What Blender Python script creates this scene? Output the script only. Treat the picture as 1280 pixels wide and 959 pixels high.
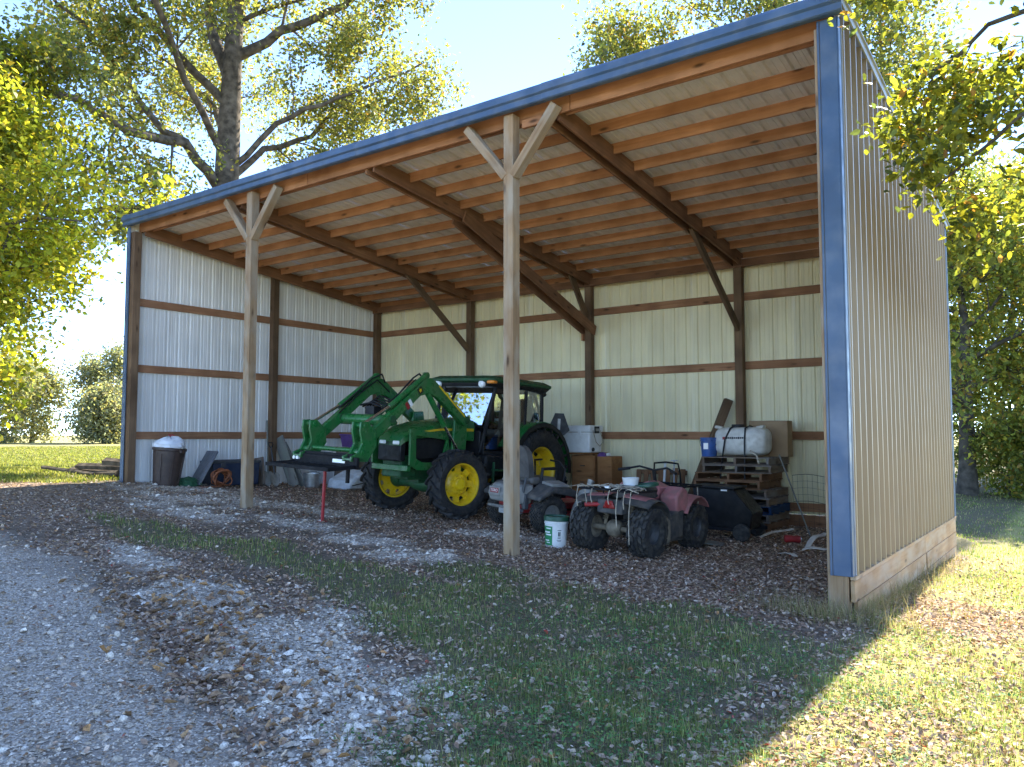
import bpy, math, random
import numpy as np
from mathutils import Matrix, Vector

for o in list(bpy.data.objects):
    bpy.data.objects.remove(o, do_unlink=True)
scene = bpy.context.scene
R = math.radians

# ------------------------------------------------------------------ camera
cam_d = bpy.data.cameras.new('camera')
cam = bpy.data.objects.new('camera', cam_d)
scene.collection.objects.link(cam)
CAM = Vector((14.080, -7.331, 1.578))
YAW, PIT = 0.6337, 0.0639
_f = Vector((-math.sin(YAW)*math.cos(PIT), math.cos(YAW)*math.cos(PIT), math.sin(PIT)))
_r = Vector((math.cos(YAW), math.sin(YAW), 0))
_u = _r.cross(_f)
_m = Matrix((_r, _u, -_f)).transposed().to_4x4()
_m.translation = CAM
cam.matrix_world = _m
cam_d.sensor_fit = 'HORIZONTAL'
cam_d.sensor_width = 36
cam_d.lens = 27.727
cam_d.clip_end = 3000
cam_d.clip_start = 0.05
scene.camera = cam

# ------------------------------------------------------------------ world, sun, exposure
SUN_EL, SUN_AZ = R(43), R(-2.9)          # azimuth from +Y towards +X
world = bpy.data.worlds.new('World')
scene.world = world
world.use_nodes = True
wn = world.node_tree.nodes
wl = world.node_tree.links
wn.clear()
sky = wn.new('ShaderNodeTexSky')
sky.sky_type = 'NISHITA'
sky.sun_disc = False
sky.sun_elevation = SUN_EL
sky.sun_rotation = SUN_AZ
sky.air_density = 0.54
sky.altitude = 2300
sky.dust_density = 0.0
sky.ozone_density = 2.0
bg = wn.new('ShaderNodeBackground')
bg.inputs['Strength'].default_value = 0.15
wo = wn.new('ShaderNodeOutputWorld')
wl.new(sky.outputs[0], bg.inputs[0])
wl.new(bg.outputs[0], wo.inputs[0])

sun_d = bpy.data.lights.new('sun', 'SUN')
sun_d.energy = 3.2
sun_d.angle = R(0.53)
sun_d.color = (1.0, 0.94, 0.82)
sun = bpy.data.objects.new('sun', sun_d)
scene.collection.objects.link(sun)
to_sun = Vector((math.sin(SUN_AZ)*math.cos(SUN_EL), math.cos(SUN_AZ)*math.cos(SUN_EL), math.sin(SUN_EL)))
sun.rotation_euler = to_sun.to_track_quat('Z', 'Y').to_euler()
sun.location = to_sun*60

scene.view_settings.view_transform = 'Standard'
scene.view_settings.look = 'None'
scene.view_settings.gamma = 1.0
scene.view_settings.exposure = 2.75
scene.render.engine = 'CYCLES'
scene.cycles.max_bounces = 8
scene.cycles.diffuse_bounces = 4
scene.cycles.transparent_max_bounces = 8
scene.cycles.use_denoising = True

rnd = random.Random(11)
nrg = np.random.default_rng(5)

# ------------------------------------------------------------------ helpers
def link(o, parent=None):
    scene.collection.objects.link(o)
    if parent is not None:
        o.parent = parent
    return o

def tag(o, label=None, cat=None, group=None, kind=None):
    if label: o['label'] = label
    if cat: o['category'] = cat
    if group: o['group'] = group
    if kind: o['kind'] = kind
    return o

def empty(name, loc=(0, 0, 0), rot=None, label=None, cat=None, group=None):
    o = bpy.data.objects.new(name, None)
    o.empty_display_size = 0.2
    o.location = loc
    if rot is not None:
        o.rotation_euler = rot
    link(o)
    return tag(o, label, cat, group)

class MB:
    """collects shapes for ONE mesh object"""
    def __init__(self):
        self.v, self.f, self.m = [], [], []
    def add(self, vs, fs, mi=0):
        k = len(self.v)
        self.v.extend([tuple(p) for p in vs])
        for f in fs:
            self.f.append(tuple(i+k for i in f))
            self.m.append(mi)
        return self
    def box(self, c, s, rot=None, mi=0, taper=None):
        x, y, z = s[0]/2, s[1]/2, s[2]/2
        tx, ty = taper if taper else (1, 1)
        vs = [Vector(p) for p in ((-x, -y, -z), (x, -y, -z), (x, y, -z), (-x, y, -z),
                                  (-x*tx, -y*ty, z), (x*tx, -y*ty, z), (x*tx, y*ty, z), (-x*tx, y*ty, z))]
        if rot is not None:
            M = Matrix.Rotation(rot[2], 3, 'Z') @ Matrix.Rotation(rot[1], 3, 'Y') @ Matrix.Rotation(rot[0], 3, 'X')
            vs = [M @ p for p in vs]
        c = Vector(c)
        return self.add([p+c for p in vs], [(0, 3, 2, 1), (4, 5, 6, 7), (0, 1, 5, 4), (1, 2, 6, 5), (2, 3, 7, 6), (3, 0, 4, 7)], mi)
    def beam(self, p0, p1, w, h, mi=0, up=(0, 0, 1)):
        p0, p1 = Vector(p0), Vector(p1)
        d = (p1-p0).normalized()
        u = Vector(up)
        if abs(d.dot(u)) > .98: u = Vector((0, 1, 0))
        s = d.cross(u).normalized()
        t = s.cross(d)
        q = []
        for p in (p0, p1):
            for a, b in ((-1, -1), (1, -1), (1, 1), (-1, 1)):
                q.append(p+s*(a*w/2)+t*(b*h/2))
        return self.add(q, [(3, 2, 1, 0), (4, 5, 6, 7), (0, 1, 5, 4), (1, 2, 6, 5), (2, 3, 7, 6), (3, 0, 4, 7)], mi)
    def prism(self, poly, plane, a, b, mi=0):
        """poly in the plane 'xz' / 'yz' / 'xy', extruded from a to b along the third axis"""
        n = len(poly)
        def P(p, c):
            return {'xz': (p[0], c, p[1]), 'yz': (c, p[0], p[1]), 'xy': (p[0], p[1], c)}[plane]
        vs = [P(p, a) for p in poly]+[P(p, b) for p in poly]
        fs = [tuple(range(n-1, -1, -1)), tuple(range(n, 2*n))]
        fs += [(i, (i+1) % n, n+(i+1) % n, n+i) for i in range(n)]
        return self.add(vs, fs, mi)
    def ring(self, outer, inner, plane, a, b, mi=0):
        """plate with a hole: two polygons of equal length"""
        n = len(outer)
        def P(p, c):
            return {'xz': (p[0], c, p[1]), 'yz': (c, p[0], p[1]), 'xy': (p[0], p[1], c)}[plane]
        vs = [P(p, a) for p in outer]+[P(p, b) for p in outer]+[P(p, a) for p in inner]+[P(p, b) for p in inner]
        fs = []
        for i in range(n):
            j = (i+1) % n
            fs += [(i, j, n+j, n+i), (2*n+j, 2*n+i, 3*n+i, 3*n+j), (j, i, 2*n+i, 2*n+j), (n+i, n+j, 3*n+j, 3*n+i)]
        return self.add(vs, fs, mi)
    def tube(self, pts, r, n=8, mi=0, cap=True):
        pts = [Vector(p) for p in pts]
        rs = r if isinstance(r, (list, tuple)) else [r]*len(pts)
        vs, fs = [], []
        prev = None
        for i, p in enumerate(pts):
            d = (pts[min(i+1, len(pts)-1)]-pts[max(i-1, 0)]).normalized()
            if prev is None:
                a = d.cross(Vector((0, 0, 1)) if abs(d.z) < .9 else Vector((1, 0, 0))).normalized()
            else:
                a = (prev-d*prev.dot(d)).normalized()
            prev = a
            b = d.cross(a)
            for k in range(n):
                t = 2*math.pi*k/n
                vs.append(p+(a*math.cos(t)+b*math.sin(t))*rs[i])
        for i in range(len(pts)-1):
            for k in range(n):
                k2 = (k+1) % n
                fs.append((i*n+k, i*n+k2, (i+1)*n+k2, (i+1)*n+k))
        if cap:
            fs.append(tuple(range(n-1, -1, -1)))
            fs.append(tuple((len(pts)-1)*n+k for k in range(n)))
        return self.add(vs, fs, mi)
    def lathe(self, prof, n=24, axis='z', c=(0, 0, 0), mi=0, cap=False):
        """prof: (radius, height) along the axis"""
        c = Vector(c)
        vs, fs = [], []
        for r, h in prof:
            for k in range(n):
                t = 2*math.pi*k/n
                a, b = r*math.cos(t), r*math.sin(t)
                vs.append(c+Vector({'z': (a, b, h), 'y': (b, h, a), 'x': (h, a, b)}[axis]))
        for i in range(len(prof)-1):
            for k in range(n):
                k2 = (k+1) % n
                fs.append((i*n+k, i*n+k2, (i+1)*n+k2, (i+1)*n+k))
        if cap:
            fs.append(tuple(range(n-1, -1, -1)))
            fs.append(tuple((len(prof)-1)*n+k for k in range(n)))
        return self.add(vs, fs, mi)
    def loft(self, rings, mi=0, cap=True):
        n = len(rings[0])
        vs = [p for r in rings for p in r]
        fs = []
        for i in range(len(rings)-1):
            for k in range(n):
                k2 = (k+1) % n
                fs.append((i*n+k, i*n+k2, (i+1)*n+k2, (i+1)*n+k))
        if cap:
            fs.append(tuple(range(n-1, -1, -1)))
            fs.append(tuple((len(rings)-1)*n+k for k in range(n)))
        return self.add(vs, fs, mi)
    def mesh(self, name, mats, smooth=None):
        me = bpy.data.meshes.new(name)
        me.from_pydata(self.v, [], self.f)
        for m in (mats if isinstance(mats, (list, tuple)) else [mats]):
            me.materials.append(m)
        me.polygons.foreach_set('material_index', self.m)
        me.validate()
        import bmesh
        bm = bmesh.new(); bm.from_mesh(me)
        bmesh.ops.recalc_face_normals(bm, faces=bm.faces)
        bm.to_mesh(me); bm.free()
        if smooth:
            me.polygons.foreach_set('use_smooth', [True]*len(me.polygons))
            me.set_sharp_from_angle(angle=R(smooth))
        me.update()
        return me
    def build(self, name, mats, parent=None, smooth=None, bevel=0, seg=2, loc=None, rot=None):
        o = bpy.data.objects.new(name, self.mesh(name, mats, smooth))
        link(o, parent)
        if loc is not None: o.location = loc
        if rot is not None: o.rotation_euler = rot
        if bevel:
            b = o.modifiers.new('bevel', 'BEVEL')
            b.width = bevel; b.segments = seg; b.limit_method = 'ANGLE'; b.angle_limit = R(40)
            o.data.polygons.foreach_set('use_smooth', [True]*len(o.data.polygons))
            if not smooth: o.data.set_sharp_from_angle(angle=R(30))
            b.harden_normals = False
        return o

def copy_tree(o, parent=None):
    c = o.copy()
    link(c, parent)
    for ch in [x for x in o.children]:
        copy_tree(ch, c)
    return c

def mesh_np(name, V, F, mats, cols=None, midx=None, smooth=False):
    """V (n,3), F (m,k) arrays"""
    me = bpy.data.meshes.new(name)
    V = np.ascontiguousarray(V, np.float32); F = np.ascontiguousarray(F, np.int32)
    me.vertices.add(len(V)); me.vertices.foreach_set('co', V.ravel())
    k = F.shape[1]
    me.loops.add(F.size); me.loops.foreach_set('vertex_index', F.ravel())
    me.polygons.add(len(F))
    me.polygons.foreach_set('loop_start', np.arange(0, F.size, k, dtype=np.int32))
    me.polygons.foreach_set('loop_total', np.full(len(F), k, np.int32))
    for m in (mats if isinstance(mats, (list, tuple)) else [mats]): me.materials.append(m)
    if midx is not None: me.polygons.foreach_set('material_index', midx)
    if smooth: me.polygons.foreach_set('use_smooth', np.ones(len(F), bool))
    me.update(calc_edges=True)
    if cols is not None:
        ca = me.color_attributes.new('Col', 'FLOAT_COLOR', 'POINT')
        C4 = np.ones((len(V), 4), np.float32); C4[:, :3] = cols
        ca.data.foreach_set('color', C4.ravel())
    return me

def scatter(bv, bf, pos, scl, rot, col, jitter=0):
    """copies of one small shape; pos (n,3), scl (n,) or (n,3), rot (n,3,3), col (n,3)"""
    n, k = len(pos), len(bv)
    B = np.repeat(np.asarray(bv, np.float32)[None], n, 0)
    if jitter: B = B*(1+nrg.uniform(-jitter, jitter, B.shape))
    scl = np.asarray(scl)
    B = B*(scl[:, None, None] if scl.ndim == 1 else scl[:, None, :])
    V = np.einsum('nij,nkj->nki', rot, B)+pos[:, None, :]
    F = (np.asarray(bf)[None]+(np.arange(n)*k)[:, None, None]).reshape(-1, len(bf[0]))
    Cc = np.repeat(np.asarray(col)[:, None, :], k, 1).reshape(-1, 3)
    return V.reshape(-1, 3), F, Cc

def rotz(a):
    c, s = np.cos(a), np.sin(a); z = np.zeros_like(a); o = np.ones_like(a)
    return np.stack([np.stack([c, -s, z], -1), np.stack([s, c, z], -1), np.stack([z, z, o], -1)], -2)
def rotx(a):
    c, s = np.cos(a), np.sin(a); z = np.zeros_like(a); o = np.ones_like(a)
    return np.stack([np.stack([o, z, z], -1), np.stack([z, c, -s], -1), np.stack([z, s, c], -1)], -2)
def roty(a):
    c, s = np.cos(a), np.sin(a); z = np.zeros_like(a); o = np.ones_like(a)
    return np.stack([np.stack([c, z, s], -1), np.stack([z, o, z], -1), np.stack([-s, z, c], -1)], -2)

_NG = np.random.default_rng(77).random((256, 256))
def vnoise(x, y, s):
    x = np.asarray(x)*s+1000.3; y = np.asarray(y)*s+1000.7
    xi = np.floor(x).astype(int); yi = np.floor(y).astype(int)
    fx = x-xi; fy = y-yi
    fx = fx*fx*(3-2*fx); fy = fy*fy*(3-2*fy)
    g = lambda a, b: _NG[a % 256, b % 256]
    return (g(xi, yi)*(1-fx)+g(xi+1, yi)*fx)*(1-fy)+(g(xi, yi+1)*(1-fx)+g(xi+1, yi+1)*fx)*fy
def fbm(x, y, s):
    return .5*vnoise(x, y, s)+.3*vnoise(x+31, y-17, s*2.1)+.2*vnoise(x-7, y+53, s*4.3)
def sstep(a, b, x):
    t = np.clip((x-a)/(b-a), 0, 1); return t*t*(3-2*t)

# ------------------------------------------------------------------ materials
def _base(name):
    m = bpy.data.materials.new(name); m.use_nodes = True
    nt = m.node_tree
    return m, nt, nt.nodes['Principled BSDF'], nt.nodes['Material Output']

def N(nt, t, **kw):
    n = nt.nodes.new(t)
    for k, v in kw.items():
        if k in n.inputs.keys(): n.inputs[k].default_value = v
        else: setattr(n, k, v)
    return n

def noise_fac(nt, co, scale, detail=4, lo=.35, hi=.65):
    n = N(nt, 'ShaderNodeTexNoise'); n.inputs['Scale'].default_value = scale; n.inputs['Detail'].default_value = detail
    nt.links.new(co, n.inputs['Vector'])
    r = N(nt, 'ShaderNodeMapRange'); r.inputs['From Min'].default_value = lo; r.inputs['From Max'].default_value = hi
    nt.links.new(n.outputs['Fac'], r.inputs['Value'])
    return r.outputs[0]

def mixc(nt, fac, a, b, mode='MIX'):
    m = N(nt, 'ShaderNodeMix', data_type='RGBA', blend_type=mode)
    for s, v in ((m.inputs[0], fac), (m.inputs[6], a), (m.inputs[7], b)):
        if hasattr(v, 'is_output'): nt.links.new(v, s)
        elif isinstance(v, tuple): s.default_value = (*v, 1)[:4]
        else: s.default_value = v
    return m.outputs[2]

def coords(nt, which='Object', jitter=True):
    tc = N(nt, 'ShaderNodeTexCoord')
    if not jitter: return tc.outputs[which]
    oi = N(nt, 'ShaderNodeObjectInfo')
    mu = N(nt, 'ShaderNodeVectorMath', operation='SCALE'); mu.inputs[0].default_value = (37, 21, 53)
    nt.links.new(oi.outputs['Random'], mu.inputs['Scale'])
    ad = N(nt, 'ShaderNodeVectorMath', operation='ADD')
    nt.links.new(tc.outputs[which], ad.inputs[0]); nt.links.new(mu.outputs[0], ad.inputs[1])
    return ad.outputs[0]

def plain(name, col, rough=.55, metal=0., dirt=None, dirt_amt=.6, scale=6., var=.18, bump=.0, bscale=60., spec=.5, fine=True):
    """paint / plastic / metal with uneven colour, optional dust of its own colour"""
    m, nt, b, out = _base(name)
    co = coords(nt)
    f1 = noise_fac(nt, co, scale)
    dark = tuple(c*(1-var) for c in col); lite = tuple(min(1, c*(1+var)) for c in col)
    c = mixc(nt, f1, dark, lite)
    if dirt:
        f2 = noise_fac(nt, co, scale*1.7, 6, .42, .72)
        mm = N(nt, 'ShaderNodeMath', operation='MULTIPLY'); mm.inputs[1].default_value = dirt_amt
        nt.links.new(f2, mm.inputs[0])
        c = mixc(nt, mm.outputs[0], c, dirt)
    nt.links.new(c, b.inputs['Base Color'])
    rr = N(nt, 'ShaderNodeMapRange'); rr.inputs['To Min'].default_value = max(.03, rough-.1); rr.inputs['To Max'].default_value = min(1, rough+.12)
    nt.links.new(noise_fac(nt, co, scale*3, 3), rr.inputs['Value']); nt.links.new(rr.outputs[0], b.inputs['Roughness'])
    b.inputs['Metallic'].default_value = metal
    b.inputs['Specular IOR Level'].default_value = spec
    if bump:
        n = N(nt, 'ShaderNodeTexNoise'); n.inputs['Scale'].default_value = bscale; n.inputs['Detail'].default_value = 4
        nt.links.new(co, n.inputs['Vector'])
        bp = N(nt, 'ShaderNodeBump'); bp.inputs['Strength'].default_value = bump; bp.inputs['Distance'].default_value = .01
        nt.links.new(n.outputs['Fac'], bp.inputs['Height']); nt.links.new(bp.outputs[0], b.inputs['Normal'])
    return m

def wood(name, a, b_, knot=(.05, .025, .012), rough=.8, gx=1.2, gy=26., weather=None, obj_var=.25):
    """grain along the object's own X axis"""
    m, nt, b, out = _base(name)
    co = coords(nt)
    mp = N(nt, 'ShaderNodeMapping'); mp.inputs['Scale'].default_value = (gx, gy, gy)
    nt.links.new(co, mp.inputs['Vector'])
    n1 = N(nt, 'ShaderNodeTexNoise'); n1.inputs['Scale'].default_value = 1.0; n1.inputs['Detail'].default_value = 7; n1.inputs['Distortion'].default_value = .8
    nt.links.new(mp.outputs[0], n1.inputs['Vector'])
    r = N(nt, 'ShaderNodeMapRange'); r.inputs['From Min'].default_value = .3; r.inputs['From Max'].default_value = .7
    nt.links.new(n1.outputs['Fac'], r.inputs['Value'])
    c = mixc(nt, r.outputs[0], a, b_)
    # broad blotches
    c = mixc(nt, noise_fac(nt, co, 2.3, 3, .3, .75), c, tuple(x*.72 for x in b_))
    # knots
    mk = N(nt, 'ShaderNodeMapping'); mk.inputs['Scale'].default_value = (1.9, 6, 6); nt.links.new(co, mk.inputs['Vector'])
    vo = N(nt, 'ShaderNodeTexVoronoi'); vo.inputs['Scale'].default_value = 1.0; nt.links.new(mk.outputs[0], vo.inputs['Vector'])
    kr = N(nt, 'ShaderNodeMapRange'); kr.inputs['From Min'].default_value = .06; kr.inputs['From Max'].default_value = .17
    kr.inputs['To Min'].default_value = .85; kr.inputs['To Max'].default_value = 0
    nt.links.new(vo.outputs['Distance'], kr.inputs['Value'])
    c = mixc(nt, kr.outputs[0], c, knot)
    if weather:
        mw = N(nt, 'ShaderNodeMapping'); mw.inputs['Scale'].default_value = (1.5, 5, 5); nt.links.new(co, mw.inputs['Vector'])
        c = mixc(nt, noise_fac(nt, mw.outputs[0], 1.4, 5, .42, .68), c, weather)
    oi = N(nt, 'ShaderNodeObjectInfo')
    vr = N(nt, 'ShaderNodeMapRange'); vr.inputs['To Min'].default_value = 1-obj_var; vr.inputs['To Max'].default_value = 1+obj_var
    nt.links.new(oi.outputs['Random'], vr.inputs['Value'])
    hs = N(nt, 'ShaderNodeHueSaturation'); nt.links.new(c, hs.inputs['Color']); nt.links.new(vr.outputs[0], hs.inputs['Value'])
    nt.links.new(hs.outputs[0], b.inputs['Base Color'])
    b.inputs['Roughness'].default_value = rough
    b.inputs['Specular IOR Level'].default_value = .25
    bp = N(nt, 'ShaderNodeBump'); bp.inputs['Strength'].default_value = .5; bp.inputs['Distance'].default_value = .004
    nt.links.new(n1.outputs['Fac'], bp.inputs['Height']); nt.links.new(bp.outputs[0], b.inputs['Normal'])
    return m

def vcol(name, rough=.8, transl=0., gloss=.0, noise_amt=.25, nscale=40.):
    """colour comes from the mesh's own colour attribute (per leaf / stone / blade)"""
    m, nt, b, out = _base(name)
    at = N(nt, 'ShaderNodeAttribute', attribute_name='Col')
    co = coords(nt, 'Object', False)
    f = noise_fac(nt, co, nscale, 2)
    d = mixc(nt, f, (1-noise_amt,)*3, (1+noise_amt,)*3)
    c = mixc(nt, 1.0, at.outputs['Color'], d, 'MULTIPLY')
    nt.links.new(c, b.inputs['Base Color'])
    b.inputs['Roughness'].default_value = rough
    b.inputs['Specular IOR Level'].default_value = .3 if gloss else .12
    if transl:
        t = N(nt, 'ShaderNodeBsdfTranslucent')
        c2 = mixc(nt, 1.0, c, (1.8, 1.75, .9), 'MULTIPLY')
        nt.links.new(c2, t.inputs['Color'])
        mx = N(nt, 'ShaderNodeMixShader'); mx.inputs[0].default_value = transl
        nt.links.new(b.outputs[0], mx.inputs[1]); nt.links.new(t.outputs[0], mx.inputs[2])
        nt.links.new(mx.outputs[0], out.inputs['Surface'])
    return m

def glass(name, tint=(.75, .85, .82), rough=.02, alpha=.2):
    m, nt, b, out = _base(name)
    tr = N(nt, 'ShaderNodeBsdfTransparent'); tr.inputs[0].default_value = (*tint, 1)
    gl = N(nt, 'ShaderNodeBsdfGlossy'); gl.inputs['Roughness'].default_value = rough
    gl.inputs['Color'].default_value = (1, 1, 1, 1)
    fr = N(nt, 'ShaderNodeFresnel'); fr.inputs['IOR'].default_value = 1.75
    mx = N(nt, 'ShaderNodeMixShader')
    ad = N(nt, 'ShaderNodeMath', operation='ADD', use_clamp=True); ad.inputs[1].default_value = alpha
    nt.links.new(fr.outputs[0], ad.inputs[0]); nt.links.new(ad.outputs[0], mx.inputs[0])
    nt.links.new(tr.outputs[0], mx.inputs[1]); nt.links.new(gl.outputs[0], mx.inputs[2])
    nt.links.new(mx.outputs[0], out.inputs['Surface'])
    return m

def sheet_mat(name, col, rough, metal, var=.08, streak=(.35, .3, .22), samt=.25):
    m, nt, b, out = _base(name)
    co = coords(nt, 'Object', False)
    mp = N(nt, 'ShaderNodeMapping'); mp.inputs['Scale'].default_value = (5, 5, .5); nt.links.new(co, mp.inputs['Vector'])
    f = noise_fac(nt, mp.outputs[0], 1.5, 5, .45, .8)
    mm = N(nt, 'ShaderNodeMath', operation='MULTIPLY'); mm.inputs[1].default_value = samt; nt.links.new(f, mm.inputs[0])
    c = mixc(nt, noise_fac(nt, co, .8, 3), tuple(x*(1-var) for x in col), tuple(x*(1+var) for x in col))
    c = mixc(nt, mm.outputs[0], c, streak)
    oi = N(nt, 'ShaderNodeObjectInfo')
    vr = N(nt, 'ShaderNodeMapRange'); vr.inputs['To Min'].default_value = .94; vr.inputs['To Max'].default_value = 1.05
    nt.links.new(oi.outputs['Random'], vr.inputs['Value'])
    hs = N(nt, 'ShaderNodeHueSaturation'); nt.links.new(c, hs.inputs['Color']); nt.links.new(vr.outputs[0], hs.inputs['Value'])
    nt.links.new(hs.outputs[0], b.inputs['Base Color'])
    b.inputs['Roughness'].default_value = rough; b.inputs['Metallic'].default_value = metal
    n = N(nt, 'ShaderNodeTexNoise'); n.inputs['Scale'].default_value = 1.6; nt.links.new(co, n.inputs['Vector'])
    bp = N(nt, 'ShaderNodeBump'); bp.inputs['Strength'].default_value = .25; bp.inputs['Distance'].default_value = .03
    nt.links.new(n.outputs['Fac'], bp.inputs['Height']); nt.links.new(bp.outputs[0], b.inputs['Normal'])
    return m

M = {}
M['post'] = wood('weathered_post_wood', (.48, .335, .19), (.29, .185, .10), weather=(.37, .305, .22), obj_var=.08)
M['dark_post'] = wood('brown_shaded_post_wood', (.25, .155, .085), (.14, .085, .048), obj_var=.12)  # inner posts are front-post wood, with indoor shade put into the brown
M['girt'] = wood('girt_wood', (.46, .24, .125), (.30, .145, .072), obj_var=.12)
M['purlin'] = wood('purlin_wood', (.56, .285, .145), (.38, .175, .08), obj_var=.14, gy=20)
M['rafter'] = wood('rafter_wood', (.34, .175, .09), (.20, .095, .048), obj_var=.1)
M['skirt'] = wood('skirt_wood', (.60, .39, .20), (.44, .26, .125), weather=(.47, .35, .23), obj_var=.08)
M['pallet'] = wood('pallet_wood', (.30, .22, .15), (.16, .11, .075), weather=(.22, .2, .18), obj_var=.25)
M['pallet_red'] = wood('pallet_wood_orange', (.33, .18, .09), (.2, .1, .05), obj_var=.2)
M['oldboard'] = wood('old_grey_board', (.30, .28, .25), (.17, .155, .135), weather=(.2, .21, .17), obj_var=.2)
M['cabinet'] = wood('cabinet_wood', (.42, .20, .075), (.28, .12, .042), obj_var=.05, gx=2.0, gy=14)
M['sheet_in'] = sheet_mat('cream_sheet_back', (.84, .82, .76), .5, 0)
M['sheet_back'] = sheet_mat('yellow_lit_sheet_back', (.80, .72, .45), .5, 0)  # same cream sheet, with yellow bounce light put into the back wall colour
M['sheet_roof'] = sheet_mat('roof_sheet_underside', (.76, .71, .62), .55, 0)
M['sheet_out'] = sheet_mat('galvanised_sheet', (.275, .20, .115), .42, .4, samt=.25)
M['trim_blue'] = plain('blue_trim_paint', (.05, .095, .172), .38, 0, dirt=(.3, .33, .36), dirt_amt=.2, scale=2.5, var=.12)
M['trim_silver'] = plain('silver_trim', (.30, .33, .37), .5, .2, scale=3)
M['green'] = plain('tractor_green', (.012, .135, .028), .32, 0, dirt=(.13, .13, .08), dirt_amt=.35, scale=4, var=.12)
M['green_dark'] = plain('green_cast_iron', (.010, .075, .022), .6, 0, dirt=(.07, .065, .04), dirt_amt=.35, scale=7)
M['yellow'] = plain('tractor_yellow', (.80, .52, .012), .35, 0, dirt=(.3, .22, .08), dirt_amt=.3, scale=6, var=.08)
M['black'] = plain('black_plastic', (.012, .012, .013), .5, 0, dirt=(.05, .047, .04), dirt_amt=.25, spec=.3)
M['black_steel'] = plain('black_painted_steel', (.010, .010, .012), .65, 0, dirt=(.05, .04, .03), dirt_amt=.2, spec=.2)
M['tyre'] = plain('tyre_rubber', (.014, .014, .015), .75, 0, dirt=(.09, .075, .055), dirt_amt=.35, scale=9, bump=.3)
M['tyre_dusty'] = plain('dusty_tyre_rubber', (.022, .021, .02), .85, 0, dirt=(.14, .12, .09), dirt_amt=.5, scale=9, bump=.3)
M['chrome'] = plain('steel_rod', (.7, .7, .7), .18, 1.0, var=.05)
M['steel'] = plain('galvanised_steel', (.5, .5, .49), .4, .85, scale=14, var=.2)
M['grey_metal'] = plain('dusty_grey_metal', (.32, .31, .28), .55, .4, dirt=(.2, .17, .12), dirt_amt=.5)
M['glass'] = glass('cab_glass')
M['lamp_white'] = plain('lamp_lens', (.85, .85, .82), .15, 0, var=.03)
M['amber'] = plain('amber_lens', (.85, .28, .03), .25, 0, var=.05)
M['red_lens'] = plain('red_lens', (.26, .012, .01), .25, 0)
M['red'] = plain('red_paint', (.34, .02, .022), .5, 0, dirt=(.16, .07, .05), dirt_amt=.5)
M['white'] = plain('white_plastic', (.78, .78, .75), .4, 0, dirt=(.5, .46, .38), dirt_amt=.3, var=.05)
M['white_dirty'] = plain('dusty_white_plastic', (.66, .64, .57), .5, 0, dirt=(.36, .32, .24), dirt_amt=.55, var=.08)
M['pink'] = plain('faded_red_plastic', (.46, .165, .16), .6, 0, dirt=(.26, .18, .15), dirt_amt=.6, scale=5)
M['dusty_black'] = plain('dusty_black_plastic', (.05, .05, .05), .7, 0, dirt=(.2, .17, .13), dirt_amt=.55, scale=5)
M['seat'] = plain('grey_vinyl', (.095, .09, .085), .55, 0, dirt=(.17, .155, .13), dirt_amt=.4, bump=.2)
M['mud'] = plain('dried_mud', (.20, .165, .115), .95, 0, scale=9, var=.35, bump=.7, bscale=30)
M['mower_grey'] = plain('mower_grey_plastic', (.26, .255, .235), .55, 0, dirt=(.2, .18, .14), dirt_amt=.4)
M['charcoal'] = plain('charcoal_plastic', (.055, .058, .062), .5, 0, dirt=(.16, .15, .13), dirt_amt=.35)
M['brown_can'] = plain('brown_plastic', (.055, .034, .027), .5, 0, dirt=(.12, .09, .07), dirt_amt=.3)
M['bag'] = plain('white_bag', (.75, .77, .80), .35, 0, var=.08, bump=.6, bscale=25)
M['tarp'] = plain('pale_tarp', (.62, .66, .70), .6, 0, dirt=(.45, .42, .36), dirt_amt=.35, bump=.5, bscale=9)
M['navy'] = plain('navy_plastic', (.022, .034, .068), .42, 0, dirt=(.1, .1, .1), dirt_amt=.25)
M['lidgrey'] = plain('grey_lid_plastic', (.13, .135, .15), .5, 0, dirt=(.2, .19, .17), dirt_amt=.3)
M['hose'] = plain('orange_brown_hose', (.26, .085, .032), .55, 0, var=.3, scale=12)
M['net'] = plain('green_netting', (.03, .115, .05), .7, 0, var=.3, scale=20)
M['blue'] = plain('blue_plastic', (.03, .10, .32), .45, 0, dirt=(.1, .12, .17), dirt_amt=.3)
M['blue_wood'] = wood('blue_pallet_wood', (.03, .09, .20), (.02, .05, .12), obj_var=.1)
M['card'] = plain('cardboard', (.36, .24, .13), .85, 0, var=.12, scale=3, dirt=(.2, .13, .08), dirt_amt=.4)
M['purple'] = plain('purple_plastic', (.11, .05, .19), .5, 0)
M['greenlid'] = plain('dark_green_plastic', (.012, .075, .04), .4, 0, var=.1)
M['greenlabel'] = plain('green_label', (.015, .22, .07), .5, 0, var=.05)
M['ink'] = plain('black_ink', (.03, .03, .035), .6, 0)
M['rope'] = plain('frayed_rope', (.42, .36, .27), .9, 0, var=.3, scale=30)
M['wire'] = plain('dark_wire', (.03, .028, .025), .7, .0)
M['paper'] = plain('scrap_paper', (.62, .56, .48), .8, 0, dirt=(.3, .22, .15), dirt_amt=.5, scale=5)
M['bark'] = plain('oak_bark', (.115, .092, .068), .95, 0, var=.45, scale=5, bump=1.0, bscale=14, spec=.1)
M['bark_dark'] = plain('dark_bark', (.10, .088, .07), .95, 0, var=.4, scale=5, bump=1.0, bscale=12, spec=.1)
M['leaf'] = vcol('tree_leaf', .55, .55, gloss=1, nscale=3.)
M['leaf_near'] = vcol('near_tree_leaf', .45, .5, gloss=1, nscale=30.)
M['litter'] = vcol('dry_leaf', .8, .12, nscale=60.)
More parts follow.
